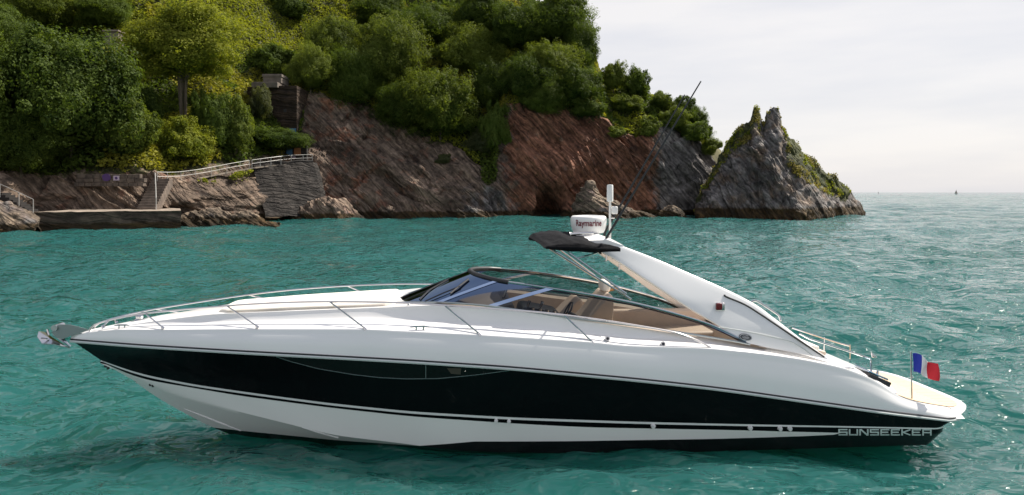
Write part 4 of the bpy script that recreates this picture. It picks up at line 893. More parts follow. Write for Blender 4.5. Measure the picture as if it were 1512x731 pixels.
# sunpad: one quilted pad with a row of shaped pillows on the far side
lp = np.linspace(-5.3, -2.15, 60); rows = []
edz = np.interp(lp, ld, RD[-1][:, 2]); cz = np.maximum(ev(Ctr, lp)[:, 2], edz)
wpd = np.interp(lp, [-5.3, -5.1, -4, -2.4, -2.15], [.45, .56, .74, .86, .8])
hh_ = .06 * np.clip(np.minimum((lp + 5.3) / .08, (-2.15 - lp) / .08), .0, 1)
prof = [(-1.0, -.6), (-1.0, .75), (-.96, 1)] + [(k, 1 + .10 * abs(math.sin(k * 3.4 * math.pi))) for k in np.linspace(-.9, .9, 19)] + [(.96, 1), (1.0, .75), (1.0, -.6)]
for k, h_ in prof: rows.append(np.stack([lp, k * wpd, edz + (cz - edz) * (1 - abs(k) ** 2.5) * .9 + hh_ * h_], -1))
pad = mk('sunpad', np.array(rows).reshape(-1, 3), gridfaces(len(prof), 60), M['cream'], deck)
mb = MB(); mb.tube([(-5.1, -.585, 2.275), (-4.6, -.668, 2.30), (-4.1, -.735, 2.335), (-3.2, -.815, 2.37), (-2.3, -.865, 2.40)], .016, 6); mb.build('piping', M['cream'], pad, True)
mb = MB(); wl_ = B3(pk(206, 474, .0)); mb.lathe([(.10, -.03), (.10, .02), (.06, .05), (.07, .09), (.04, .11)], wl_, 16); mb.build('windlass', M['steel'], deck, True)
# cleats and deck buttons
def cleat(x, y, w, sc=1.0):
    p = B3(pk(x, y, w)); mb = MB()
    for dx in (-.06, .06): mb.tube([(p[0] + dx * sc, p[1], p[2] - .03), (p[0] + dx * sc, p[1], p[2] + .06 * sc)], .014 * sc, 8)
    mb.tube([(p[0] - .16 * sc, p[1], p[2] + .055 * sc), (p[0] - .08 * sc, p[1], p[2] + .067 * sc), (p[0] + .08 * sc, p[1], p[2] + .067 * sc), (p[0] + .16 * sc, p[1], p[2] + .055 * sc)], [.008, .015, .015, .008], 8)
    return mb.build('cleat', M['steel'], deck, True)
cleat(620, 488, 1.5); cleat(180, 484.5, .32, .8); cleat(1247, 550, 1.62, 1.1); cleat(214, 475.5, .1, .7)
p = pk(604, 452, 1.0); mb = MB(); mb.lathe([(.03, -.01), (.03, .03), (.02, .04)], B3(p), 10); mb.build('nav_fitting', M['steel'], deck, True)
for x, y in ((897, 500), (979, 508)):
    w = 1.69 if x < 900 else 1.72
    p = B3(pk(x, y, w)); mb = MB(); mb.tube([(p[0], p[1] + .06, p[2] - .02), (p[0], p[1] - .012, p[2] + .004)], .042, 14); mb.tube([(p[0], p[1] - .008, p[2]), (p[0], p[1] - .02, p[2] + .006)], .024, 12, 1); mb.build('filler_cap', [M['steel'], M['dark']], deck, True)

# ---- cockpit
li = np.linspace(-1.35, 4.35, 40); ui = ev(U_, li)
for sg in (-1, 1):
    rows = np.array([np.stack([li, sg * (ui[:, 1] - .015), ui[:, 2] - .01], -1), np.stack([li, sg * (ui[:, 1] - .10), ui[:, 2] + .0], -1), np.stack([li, sg * (ui[:, 1] - .16), ui[:, 2] - .05], -1), np.stack([li, sg * (ui[:, 1] - .2), np.minimum(ui[:, 2] - .35, 1.9)], -1), np.stack([li, sg * (ui[:, 1] - .22), 0 * li + 1.0], -1)])
    mk('cockpit_lining', rows.reshape(-1, 3), gridfaces(5, 40), M['beige'], yacht).data.set_sharp_from_angle(angle=math.radians(30))
mb = MB(); mb.box((1.5, 0, .98), (6.0, 2.6, .05)); mb.build('cockpit_sole', M['cream'], yacht)
# dashboard top under the windscreen, then the instrument binnacle
lk_ = np.linspace(-2.3, -.25, 24); rows = []
for k in np.linspace(-1, 1, 21):
    hw_ = np.interp(lk_, [-2.3, -1.9, -1.5, -1.1, -.25], [.45, .75, 1.0, 1.14, 1.26]); rows.append(np.stack([lk_, k * hw_, np.interp(lk_, [-2.3, -1.5, -1.0, -.25], [2.335, 2.385, 2.40, 2.42]) - .06 * abs(k) ** 3], -1))
dsh = mk('dashboard', np.array(rows).reshape(-1, 3), gridfaces(21, 24), M['dash'], yacht)
mb = MB(); mb.box((-.14, 0, 2.05), (.3, 2.5, .7), Matrix.Rotation(math.radians(-14), 3, 'Y'), bevel=.05); mb.build('dash_front', M['dash'], dsh, True)
mb = MB(); mb.box((.42, -.55, 2.06), (.75, .95, .42), Matrix.Rotation(math.radians(12), 3, 'Y'), bevel=.12); bn = mb.build('instrument_binnacle', M['dark'], dsh, True)
mb = MB()
for k in range(4): mb = MB(); mb.tube([(.28 + .13 * k, -1.0, 2.28 - .02 * k), (.28 + .13 * k, -1.0, 2.32 - .02 * k)], .035, 12); mb.build('dial', M['steel'], bn, True)
wc = Vector((.98, -.55, 2.16)); mb = MB(); rm = Matrix.Rotation(math.radians(-62), 3, 'Y')
mb.tube([tuple(wc + rm @ Vector((.19 * math.cos(t_), .19 * math.sin(t_), 0))) for t_ in np.linspace(0, 2 * math.pi, 25)], .016, 8, caps=False)
for t_ in (.5, 2.6, 4.7): mb.tube([tuple(wc), tuple(wc + rm @ Vector((.19 * math.cos(t_), .19 * math.sin(t_), 0)))], .014, 6)
mb.tube([tuple(wc), tuple(wc + rm @ Vector((0, 0, -.2)))], .03, 8); mb.build('steering_wheel', M['dark'], yacht, True)
mb = MB(); hp = B3(pk(745, 436, .35)); mb.box(hp, (.05, .07, .3), Matrix.Rotation(.3, 3, 'Y'), bevel=.02); mb.build('screen_latch', M['steel'], yacht, True)
for (x, y) in ((778, 451), (797, 452)):
    p = B3(pk(x, y, .9)); mb = MB(); mb.tube([(p[0], p[1], p[2] - .16), (p[0] + .02, p[1], p[2]), (p[0] + .05, p[1], p[2] + .08)], [.02, .02, .03], 8); mb.build('throttle_lever', M['steel'], yacht, True)
# seats
def seatshape(name, cx, cyy, wid, mat='beige', h=1.0):
    o = []
    pro = [(-.42, 1.30), (-.46, 1.55), (-.40, 1.66), (-.1, 1.68), (-.22, 1.86), (.02, 2.06), (.22, 2.30), (.38, 2.48), (.45, 2.56), (.53, 2.50), (.54, 2.3), (.50, 1.95), (.46, 1.5), (.44, 1.30)]
    pro = [(a, 1.3 + (b - 1.3) * h) for a, b in pro]
    ys_ = [(-.5, .80), (-.49, .93), (-.46, .98), (-.40, 1.0)] + [(k, 1.0) for k in np.linspace(-.3, .3, 5)] + [(.40, 1.0), (.46, .98), (.49, .93), (.5, .80)]
    c = np.mean(np.array(pro), 0); vv_ = []
    for yk, sc in ys_:
        for a, b in pro: vv_.append((cx + c[0] + (a - c[0]) * sc, cyy + yk * wid, c[1] + (b - c[1]) * sc))
    nP = len(pro); fc_ = [tuple(q) for q in gridfaces(len(ys_), nP, True)] + [tuple(range(nP - 1, -1, -1)), tuple(range((len(ys_) - 1) * nP, len(ys_) * nP))]
    o = mk(name, vv_, fc_, M[mat], yacht)
    sb = o.modifiers.new('s', 'SUBSURF'); sb.levels = sb.render_levels = 2; return o
hs = seatshape('helm_seat', 1.22, -.52, 1.0)
mb = MB(); mb.box((1.68, -.50, 2.63), (.15, .44, .2), bevel=.07); mb.build('headrest', M['cream'], hs, True)
mb = MB(); mb.box((1.2, -.52, 1.2), (.75, .9, .4), bevel=.05); mb.build('seat_base', M['beige'], hs, True)
hs2 = seatshape('companion_seat', .9, .62, .8, h=.78)
mb = MB(); mb.box((3.15, .75, 1.28), (2.2, .8, .55), bevel=.08); bs = mb.build('cockpit_bench', M['beige'], yacht, True)
mb = MB(); mb.box((3.1, 1.16, 1.62), (2.3, .18, .55), bevel=.07); mb.build('backrest', M['beige'], bs, True)
mb = MB(); mb.box((4.22, 0, 1.3), (.3, 2.7, .62), Matrix.Rotation(math.radians(14), 3, 'Y'), bevel=.08); mb.build('aft_bench', M['beige'], yacht, True)

# ---- windscreen
WB = [(4.02, 1.535, 1.715), (3.53, 1.51, 1.81), (2.13, 1.46, 2.04), (.87, 1.40, 2.21), (-.47, 1.32, 2.405), (-1.25, 1.14, 2.45), (-1.75, .8, 2.41), (-2.08, .4, 2.36), (-2.2, 0, 2.34)]
WT = [(3.95, 1.52, 1.76), (3.32, 1.44, 2.06), (2.40, 1.38, 2.335), (1.60, 1.31, 2.515), (.60, 1.19, 2.68), (-.23, .98, 2.785), (-.52, .72, 2.825), (-.73, .38, 2.855), (-.81, 0, 2.868)]
kk = 8; wb = smoothpath(WB, kk); wt = smoothpath(WT, kk)
wbF = wb + [p * [1, -1, 1] for p in wb[-2::-1]]; wtF = wt + [p * [1, -1, 1] for p in wt[-2::-1]]
ws = empty('windscreen', (0, 0, 0), 0, yacht)
def wpt(s, h, off=0.0):
    i = min(int(s), len(wbF) - 2); f_ = s - i; b_ = wbF[i] * (1 - f_) + wbF[i + 1] * f_; t_ = wtF[i] * (1 - f_) + wtF[i + 1] * f_
    p = b_ * (1 - h) + t_ * h; bow = .05 * math.sin(math.pi * h); out = np.array([-.3, 1.0 if p[1] > .2 else (-1 if p[1] < -.2 else 0), .3]); p = p + out * (bow * (1 if abs(p[1]) > .9 else .6) * .6 + off)
    return (p[0], -p[1], p[2])
nW = len(wbF)
def pane(name, s0, s1, mat):
    ss_ = np.linspace(s0, s1, max(3, int((s1 - s0)) + 2)); vv_ = [wpt(s_, h) for h in np.linspace(0.02, .98, 7) for s_ in ss_]
    return mk(name, vv_, gridfaces(7, len(ss_)), mat, ws)
c_i = kk * 8; pane('side_glass', .5, 4 * kk, M['glass']); pane('quarter_glass', 4 * kk, 5.2 * kk, M['glass']); pane('front_glass', 5.2 * kk, nW - 1 - 5.2 * kk, M['glass_front']); pane('quarter_glass', nW - 1 - 5.2 * kk, nW - 1 - 4 * kk, M['glass']); pane('side_glass', nW - 1 - 4 * kk, nW - 1.5, M['glass'])
def B3s(P): return [B3(p) for p in P]
e = int(5.1 * kk)
mb = MB(); mb.tube(B3s(wtF[:e + 1]), .022, 8); mb.tube(B3s(wtF[nW - 1 - e:]), .022, 8); mb.build('top_rail', M['steel'], ws, True)
mb = MB(); mb.tube(B3s([p + [0, 0, -.04] for p in wtF[:e + 1]]), .012, 6); mb.tube(B3s([p + [0, 0, -.04] for p in wtF[nW - 1 - e:]]), .012, 6); mb.build('rail_seal', M['rubber'], ws, True)
mb = MB(); mb.tube(B3s(wtF[e - 1:nW - e + 1]), .045, 10); mb.build('front_rail', M['rubber'], ws, True)
mb = MB(); mb.tube(B3s([p + [0, 0, .0] for p in wbF]), .020, 6); mb.build('lower_frame', M['steel_dull'], ws, True)
def bar(name, s0, s1, mat, wid=None, off=.012):
    vv_ = [wpt(s_, h, o_) for o_ in (off, -off) for h in np.linspace(0, .985, 8) for s_ in (s0, s1)]
    ff_ = [tuple(q) for q in gridfaces(8, 2)] + [tuple(q[::-1] + 16) for q in gridfaces(8, 2)] + [(2 * i, 2 * i + 2, 2 * i + 18, 2 * i + 16) for i in range(7)] + [(2 * i + 1, 2 * i + 17, 2 * i + 19, 2 * i + 3) for i in range(7)]
    return mk(name, vv_, ff_, mat, ws, False)
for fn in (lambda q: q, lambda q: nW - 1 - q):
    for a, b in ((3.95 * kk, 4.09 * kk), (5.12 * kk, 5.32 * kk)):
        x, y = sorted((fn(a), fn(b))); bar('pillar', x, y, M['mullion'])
bar('centre_pillar', c_i - 1.1, c_i + 1.1, M['rubber'])
mb = MB(); wp = [wpt(5.75 * kk, .04, .04), wpt(5.9 * kk, .35, .05), wpt(6.0 * kk, .62, .045)]; mb.tube(wp, .013, 6); mb.tube([wpt(5.55 * kk, .35, .035), wpt(6.0 * kk, .6, .04), wpt(6.5 * kk, .85, .035)], .018, 6); mb.build('wiper', M['rubber'], ws, True)
mb = MB(); wp = [wpt(6.9 * kk, .04, .04), wpt(7.0 * kk, .4, .05)]; mb.tube(wp, .014, 6); mb.tube([wpt(6.2 * kk, .10, .035), wpt(7.0 * kk, .4, .04), wpt(7.6 * kk, .7, .035)], .016, 6); mb.build('wiper', M['rubber'], ws, True)
# amber brackets that brace the far side rail
for s_ in (2.0 * kk, 0.35 * kk):
    p = np.array(wpt(nW - 1 - s_, 1.0)); mb = MB(); mb.tube([p + [-.35, -.10, -.10], p + [0, -.02, -.02]], .03, 6); mb.build('rail_bracket', M['copper'], ws, True)

# ---- radar arch
arch = empty('radar_arch', (0, 0, 0), 0, yacht)
wz = lambda z: np.interp(z, [1.3, 1.8, 2.5, 3.1, 3.5], [1.62, 1.53, 1.22, .88, .70])
def pkz(x, y, off=0.0):
    w = 1.3
    for _ in range(30): w = .5 * w + .5 * float(wz(pk(x, y, w)[2]))
    return pk(x, y, w + off)
low = [(1097, 505.5), (1076, 491.5), (1053, 477), (1018, 456.5), (995, 441), (969.6, 424), (930, 398), (905, 382), (886, 372)]
upp = [(1229, 532), (1200, 513), (1172, 491.5), (1142, 468.5), (1115, 449), (1072, 427), (1009, 399.5), (962, 379.5), (901, 356.5)]
lo3 = np.array(smoothpath([pkz(*p) for p in low], 4)); up3 = np.array(smoothpath([pkz(*p) for p in upp], 4)); nA = len(lo3)
for sg in (-1, 1):
    rows = []; thk = .20
    for (k, o_) in [(0, -.03), (.03, -.005), (.08, 0), (.25, .003), (.5, .004), (.75, .003), (.92, 0), (.97, -.005), (1, -.03)]: q = lo3 * (1 - k) + up3 * k; q = q.copy(); q[:, 1] += o_; rows.append(q)
    for (k, o_) in [(1, -thk + .03), (.95, -thk), (.5, -thk), (.05, -thk), (0, -thk + .03)]: q = (lo3 * (1 - k) + up3 * k).copy(); q[:, 1] += o_; rows.append(q)
    R_ = np.array(rows); vv_ = R_.reshape(-1, 3) * [1, -1 if sg < 0 else 1, 1]; nR = len(rows)
    ff_ = [tuple(q if sg < 0 else q[::-1]) for q in gridfaces(nR, nA)] + [tuple((nR - 1) * nA + i for i in (0, 1)) + (1, 0)]
    ff_ = [tuple(q) for q in gridfaces(nR, nA)] + [((nR - 1) * nA + i, (nR - 1) * nA + i + 1, i + 1, i) for i in range(nA - 1)] + [tuple(r * nA for r in range(nR)), tuple(r * nA + nA - 1 for r in range(nR))]
    leg = mk('arch_leg', vv_, ff_, M['gel'], arch); leg.data.set_sharp_from_angle(angle=math.radians(40))
    sgn = -1 if sg < 0 else 1
    gs_ = [pkz(x, y, .004) for x, y in ((1070, 435.5), (1073, 438.5), (1100, 450), (1125, 465.5), (1142, 477), (1180, 502.5), (1217, 527))]
    mb = MB(); mb.tube([(p[0], sgn * p[1], p[2]) for p in smoothpath(gs_, 5)], .017, 6); mb.build('edge_gap_dark', M['rubber'], leg, True)  # black strip puts in the dark of the gap along the after edge
    gs_ = [pkz(x, y, .007) for x, y in ((1062, 483), (1100, 489), (1140, 497), (1172, 506), (1200, 525))]
    mb = MB(); mb.tube([(p[0], sgn * p[1], p[2]) for p in smoothpath(gs_, 5)], .007, 6); mb.build('panel_seam', M['rub'], leg, True)
    c = pkz(1063, 453, .02); mb = MB(); cc = (c[0], sgn * c[1], c[2])
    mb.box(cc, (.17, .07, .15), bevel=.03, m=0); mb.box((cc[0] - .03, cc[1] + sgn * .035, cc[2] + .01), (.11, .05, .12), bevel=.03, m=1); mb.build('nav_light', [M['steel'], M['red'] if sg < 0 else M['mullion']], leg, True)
    if sg < 0:
        c = pkz(1101, 498, .008); n = 28; nx = .115; vv_ = []
        for k in range(n):
            a = 2 * math.pi * k / n; dx, dz = nx * math.cos(a), .058 * math.sin(a); vv_.append((c[0] + dx * .985, -(c[1] - dz * .2), c[2] + dz - dx * .12))
        vv_ += [(a_, b_ + .03, c_) for a_, b_, c_ in vv_]
        em = mk('emblem', vv_, [tuple(range(n))] + [(i, (i + 1) % n, n + (i + 1) % n, n + i) for i in range(n)], M['emblem'], leg, False)
        mb = MB()
        for dz in (.022, -.004, -.026):
            pts_ = [(c[0] + x, -(c[1] + .004 - dz * .2), c[2] + dz - x * .12 + .006 * math.sin(60 * x)) for x in np.linspace(-.07 + abs(dz), .07 - abs(dz), 12)]; mb.tube(pts_, .005, 5)
        mb.tube([(c[0] + .105 * math.cos(a), -(c[1] + .003 - .05 * math.sin(a) * .2), c[2] + .05 * math.sin(a) - .105 * math.cos(a) * .12) for a in np.linspace(0, 2 * math.pi, 28)], .005, 5); mb.build('script', M['emblem2'], em, True)
    # grab rail on the arch's after edge
    gp = [pkz(1112, 451), pkz(1113, 449), pkz(1122, 447.8), pkz(1150, 466), pkz(1155, 471), pkz(1156.5, 477)]
    mb = MB(); mb.tube([(p[0], sgn * (p[1] - .1), p[2] + .02) for p in smoothpath(gp, 4)], .02, 8); mb.build('grab_rail', M['steel'], leg, True)
# cross beam
tl, tu = lo3[-1], up3[-1]; yy = np.linspace(-1, 1, 17); rows = []
sec = [(tl[0] - .05, tl[2] - .0), (tl[0] - .35, tl[2] + .10), (tl[0] - .30, tl[2] + .20), (tu[0] - .05, tu[2] + .03), (tu[0] + .25, tu[2] - .08), (tu[0] + .15, tu[2] - .2)]
for y in yy: rows.append([(x - .12 * (1 - y * y), y * (tl[1] - .05), z + .10 * (1 - y ** 2)) for x, z in sec])
vb = np.array(rows); ff_ = [tuple(q) for q in gridfaces(17, 6, True)] + [tuple(range(5, -1, -1)), tuple(range(96, 102))]
bm_ = mk('cross_beam', vb.reshape(-1, 3), ff_, M['gel'], arch); bm_.data.set_sharp_from_angle(angle=math.radians(50))
zt = lambda x: float(np.interp(x, [tl[0] - .42, tu[0] - .17, tu[0] + .13], [tl[2] + .30, tu[2] + .13, tu[2] + .02]))
# radar dome with its pedestal and lettering
rd0 = pk(869, 331, .0); rz0 = pk(869, 343.5, 0)[2]
rd = empty('radar', (rd0[0], 0, rz0), 0, yacht)
h_ = pk(869, 317.5, 0)[2] - rz0; rr_ = 27.3 / F * 12.95
mb = MB(); mb.lathe([(rr_ * .55, 0), (rr_ * .82, .0), (rr_ * .90, .05), (rr_ * .97, h_ * .42), (rr_, h_ * .62), (rr_ * .995, h_ * .8), (rr_ * .96, h_ * .90), (rr_ * .88, h_ * .96), (rr_ * .5, h_ * .985), (.02, h_)], (0, 0, 0), 48); dome = mb.build('radome', M['plastic'], rd, True)
def textmesh(body, size):
    cu = bpy.data.curves.new('t', 'FONT'); cu.body = body; cu.size = size; cu.align_x = 'CENTER'; cu.resolution_u = 3; cu.offset = .004
    o = bpy.data.objects.new('t', cu); SC.collection.objects.link(o); bpy.context.view_layer.update(); dg = bpy.context.evaluated_depsgraph_get(); me = bpy.data.meshes.new_from_object(o.evaluated_get(dg))
    bpy.data.objects.remove(o); return me
me = textmesh('Raymarine', .19); xw = max(v_.co.x for v_ in me.vertices); sx_ = .265 / xw; zb = h_ * .42
for v_ in me.vertices:
    a = v_.co.x * sx_ / rr_; z = zb + v_.co.y * .86; rad = float(np.interp(z, [0, .05, h_ * .42, h_ * .62, h_ * .8], np.array([.84, .90, .97, 1, .995]) * rr_)) + .006
    a += -.0; v_.co = (rad * math.sin(a), -rad * math.cos(a), z)
me.materials.append(M['maroon']); lt = bpy.data.objects.new('lettering', me); link(lt, dome); lt.rotation_euler = (0, 0, math.radians(-11))
mb = MB(); mb.lathe([(.24, -.16), (.22, -.14), (.15, -.06), (.2, .005), (.2, .01)], (0.02, 0, 0), 24); mb.box((.1, 0, -.16), (.62, .5, .06), bevel=.02); mb.build('pedestal', M['plastic'], rd, True)
for dx, dy in ((-.15, -.2), (.2, -.2), (-.15, .2), (.2, .2)):
    mb = MB(); mb.tube([(dx, dy, -.30), (dx, dy, -.15)], .025, 8); mb.build('foot', M['steel'], rd, True)
# light mast
mp_ = pk(900.7, 345, .0); mt_ = pk(900.7, 298, 0)[2]; mast = empty('light_mast', (mp_[0], 0, mp_[2] - .2), 0, yacht); z0 = mp_[2] - .2
mb = MB(); mb.tube([(0, 0, 0), (0, 0, mt_ - z0)], .022, 10); mb.build('mast_tube', M['plastic'], mast, True)
mb = MB(); mb.lathe([(.03, 0), (.062, .01), (.062, .30), (.055, .33), (.0, .335)], (0, 0, mt_ - z0), 18); mb.build('mast_light', M['plastic'], mast, True)
p = pk(907.3, 310.5, 0); mb = MB(); mb.box((p[0] - mp_[0], 0, p[2] - z0), (.11, .12, .15), bevel=.025); mb.build('receiver_box', M['plastic'], mast, True)
mb = MB(); mb.tube([(0, 0, .5), (.09, 0, .5)], .012, 6); mb.build('bracket', M['steel'], mast, True)
mb = MB(); hn = pk(841, 346.5, .45); mb.tube([(hn[0], -hn[1], hn[2]), (hn[0] + .05, -hn[1], hn[2] + .01), (hn[0] + .45, -hn[1], hn[2] + .03)], [.06, .03, .028], 12); mb.build('horn', M['steel'], arch, True)
# whip aerials
for w, b, t_ in ((.62, (889, 362), (1035, 120)), (-.62, (893, 343), (1011, 140))):
    p, q = B3(pk(*b, w)), B3(pk(*t_, w)); ae = empty('whip_aerial', p, 0, yacht); dv = np.array(q) - np.array(p)
    mb = MB(); mb.tube([(0, 0, 0), dv * .5, dv], [.024, .020, .012], 8); mb.build('whip', M['rubber'], ae, True)
    mb = MB(); mb.tube([-dv * .02 + [0, 0, -.10], dv * .0, dv * .055], [.03, .03, .024], 8); mb.build('aerial_base', M['rubber'], ae, True)
# folded black canopy ahead of the arch, on two steel struts a side
yy = np.linspace(-1, 1, 41); rows_t, rows_b = [], []
ln = np.linspace(0, 1, 26)
for y in yy:
    x0_ = .36 + .10 * (y * y) - .02 * y; x1_ = 1.55 - .15 * (1 - y * y) + .30 * max(0, abs(y) - .75) / .25
    x = x0_ + (x1_ - x0_) * ln
    zc_ = 3.385 + .13 * (1 - y * y) - .02 * ln + .085 * np.sin(np.clip(ln, 0, 1) * math.pi) ** .5 * (1 - .35 * abs(y) ** 4)
    zb_ = 3.365 + .09 * (1 - y * y) - .035 * np.sin(ln * math.pi) - .06 * ln
    pt = np.stack([x, 0 * x + y * 1.05, zc_], -1); pb = np.stack([x, 0 * x + y * 1.05, zb_], -1); wrk = .05 * fbm(pt * np.array([5, 2.4, 1]), 4, 55) * np.sin(ln * math.pi) ** .4; pt[:, 2] += wrk * 1.5; pb[:, 2] += wrk * .4
    pt[0] = pb[0] = (pt[0] + pb[0]) / 2; rows_t.append(pt); rows_b.append(pb[::-1])
R_ = np.concatenate([np.array(rows_t), np.array(rows_b)], 1); ff_ = [tuple(q) for q in gridfaces(41, 52, True)] + [tuple(range(51, -1, -1)), tuple(range(40 * 52, 41 * 52))]
can = mk('folded_canopy', R_.reshape(-1, 3), ff_, M['canvas'], yacht)
for sg in (-1, 1):
    for a, b in (((816, 369), (932, 442)), ((834, 369), (925, 434)), ((851, 382), (881, 373.5))):
        p, q = pk(*a, 1.0), pk(*b, 1.32 if b[1] > 400 else 1.0); mb = MB(); mb.tube([(p[0], sg * p[1], p[2]), (q[0], sg * q[1], q[2])], .014 if b[1] < 400 else .017, 8); mb.build('strut', M['steel'], can, True)
for x, y in ((896, 383), (915, 396)):
    p = B3(pk(x, y, .75)); mb = MB(); mb.tube([(p[0], p[1], p[2] + .1), (p[0] - .01, p[1], p[2] - .03)], [.012, .022], 6); mb.build('cabin_hook', M['steel'], arch, True)

# ---- bow rail, stanchions and the anchor
wr_ = lambda l: np.interp(l, [-7.7, -7.3, -6.9, -6.4, -5.9, -5.37, -4.87, -4.4, -3.9, -3.45, -2.97, -2.5, -2.0, -1.57, -.8, 0, .9, 2.0, 2.6, 3.3], [.06, .11, .17, .28, .43, .58, .70, .79, .88, .96, 1.05, 1.13, 1.20, 1.27, 1.38, 1.47, 1.54, 1.62, 1.67, 1.74])
rl = [(139.5, 480), (160, 473), (205, 464), (255, 458.5), (308, 454), (355, 450.3), (400, 447.7), (440, 446.3), (483, 445.6), (545, 446), (606, 447.7), (688, 453), (760, 458), (823, 464), (905, 475), (987, 489), (1015, 497), (1035, 505.5), (1050, 514)]
R3 = smoothpath([pkf(x, y, wr_) for x, y in rl], 5)
br = empty('bow_rail', (0, 0, 0), 0, yacht)
for sg in (-1, 1):
    P_ = [(p[0], sg * p[1], p[2]) for p in R3]; f0 = pk(133, 487, .07); mb = MB(); mb.tube([(f0[0], sg * .075, f0[2] - .03), (f0[0] + .01, sg * .07, f0[2] + .03)] + P_, .0165, 8); mb.build('top_rail', M['steel'], br, True)
    for a, b in (((160, 473.5), (152, 483)), ((214, 463), (240, 484)), ((335, 452), (379.5, 482.6)), ((487, 445.8), (538.5, 485.4)), ((657, 451.5), (708, 494)), ((833, 465.5), (876, 507))):
        p = pkf(*a, wr_); q = pkf(*b, lambda l: np.interp(l, S_[:, 0], S_[:, 1]) - .02); mb = MB(); mb.tube([(p[0], sg * p[1], p[2]), (q[0], sg * q[1], q[2] + .01), ], .0135, 8); mb.tube([(q[0] - .02, sg * q[1], q[2] + .03), (q[0] + .012, sg * q[1], q[2] - .02)], [.016, .034], 8); mb.build('stanchion', M['steel'], br, True)
an = empty('anchor', B3(pk(104, 500, .0)), 0, yacht); o0 = np.array(B3(pk(104, 500, 0)))
def ap(x, y, w): return np.array(B3(pk(x, y, w))) - o0
mb = MB()
for w in (-.09, .09):
    pts_ = [ap(131, 486, w), ap(118, 483), ap(103, 479.5)] if False else [ap(x, y, w) for x, y in ((133, 487), (103, 479.5), (86, 479), (76, 491), (83, 499), (92, 501), (104, 496))]
    n = len(pts_); mb.add(list(pts_) + [p + np.array([0, .012, 0]) for p in pts_], [tuple(range(n)), tuple(range(2 * n - 1, n - 1, -1))] + [(i, (i + 1) % n, n + (i + 1) % n, n + i) for i in range(n)])
mb.box(tuple(ap(112, 490, 0)), (.5, .17, .02), Matrix.Rotation(math.radians(8), 3, 'Y')); mb.build('bow_roller', M['steel_dull'], an)
mb = MB(); c = ap(86, 484, 0); mb.tube([c + [0, -.13, .02], c + [0, .13, .02]], .055, 14); mb.build('roller_wheel', M['steel'], an, True)
mb = MB(); mb.tube([ap(80, 492, 0), ap(94, 503, 0), ap(104, 512, 0)], [.035, .03, .018], 8); mb.build('shank', M['steel'], an, True)
fl_ = [ap(57, 489, -.10), ap(55, 497, .12), ap(62, 507, .20), ap(80, 508, .14), ap(97, 512, .03), ap(104, 513.5, 0), ap(97, 510, -.04), ap(80, 500, -.14), ap(66, 490, -.2)]
cc = ap(74, 500, .0); mb = MB(); top_ = fl_ + [cc]; n = len(fl_); dn = [p + np.array([.0, 0, -.018]) for p in top_]
mb.add(top_ + dn, [(i, (i + 1) % n, n) for i in range(n)] + [(n + 1 + (i + 1) % n, n + 1 + i, 2 * n + 1) for i in range(n)] + [(i, n + 1 + i, n + 1 + (i + 1) % n, (i + 1) % n) for i in range(n)]); mb.build('fluke', M['steel'], an)
mb = MB(); mb.tube([ap(72, 495, 0), ap(69, 486, .0)], .02, 6); mb.build('tripping_eye', M['steel'], an, True)

# ---- after deck: engine hatch, pads, platform, rails
la = np.linspace(4.25, 6.75, 40); ua = ev(U_, la); ua[:, 1] = np.minimum(ua[:, 1], 1.5); dzs = np.interp(la, ld, RD[-1][:, 2]); wda = np.interp(la, ld, RD[-1][:, 1]); rows = []
crz = np.interp(la, [4.25, 5.0, 5.8, 6.3, 6.75], [1.70, 1.52, 1.30, 1.12, .96])
for k in np.linspace(-1, 1, 25): rows.append(np.stack([la, k * wda, dzs * abs(k) ** 6 + np.maximum(crz, dzs) * (1 - abs(k) ** 6)], -1))
end = np.array(rows)[:, -1].copy(); end2 = end.copy(); end2[:, 2] = .55; end2[:, 0] += .12
vh = np.concatenate([np.array(rows), end2[:, None]], 1)
mk('engine_hatch', vh.reshape(-1, 3), gridfaces(25, 41), M['gel'], yacht).data.set_sharp_from_angle(angle=math.radians(35))
mb = MB(); mb.box((5.05, .05, 1.60), (1.15, 2.0, .12), Matrix.Rotation(math.radians(14.5), 3, 'Y'), bevel=.04); ap_ = mb.build('after_sunpad', M['cream'], yacht, True)
mb = MB(); mb.box((5.72, -.05, 1.36), (.22, 1.5, .09), Matrix.Rotation(math.radians(14), 3, 'Y'), bevel=.03); mb.build('bolster', M['beige'], ap_, True)
# platform sheet with bleached teak inlay: follows the sloping side edge, rounded aft
def plan(inset, z_off, lo=6.5, n=60):
    pts_ = []
    for l in np.linspace(lo, 7.9, 16): p = ev(S_, l); pts_.append((l, p[1] - inset, p[2] + z_off))
    e = ev(S_, 7.9)
    for s_ in np.linspace(0, 1, n // 3)[1:]:
        ph = s_ * math.pi / 2; pts_.append((7.9 + (.60 - inset * .8) * math.sin(ph), (e[1] - inset) * (math.cos(ph) ** .55 if s_ < 1 else 0), e[2] + z_off - .02 * s_))
    return pts_
def sheet(name, inset, z_off, lo, mat, par):
    p = np.array(plan(inset, z_off, lo)); R_ = np.array([p * [1, k, 1] for k in np.linspace(-1, 1, 9)]); return mk(name, R_.reshape(-1, 3), gridfaces(9, len(p)), mat, par)
pf = sheet('swim_platform', .02, .0, 6.45, M['gel'], yacht)
sheet('teak_inlay', .17, .012, 6.62, M['teak'], pf)
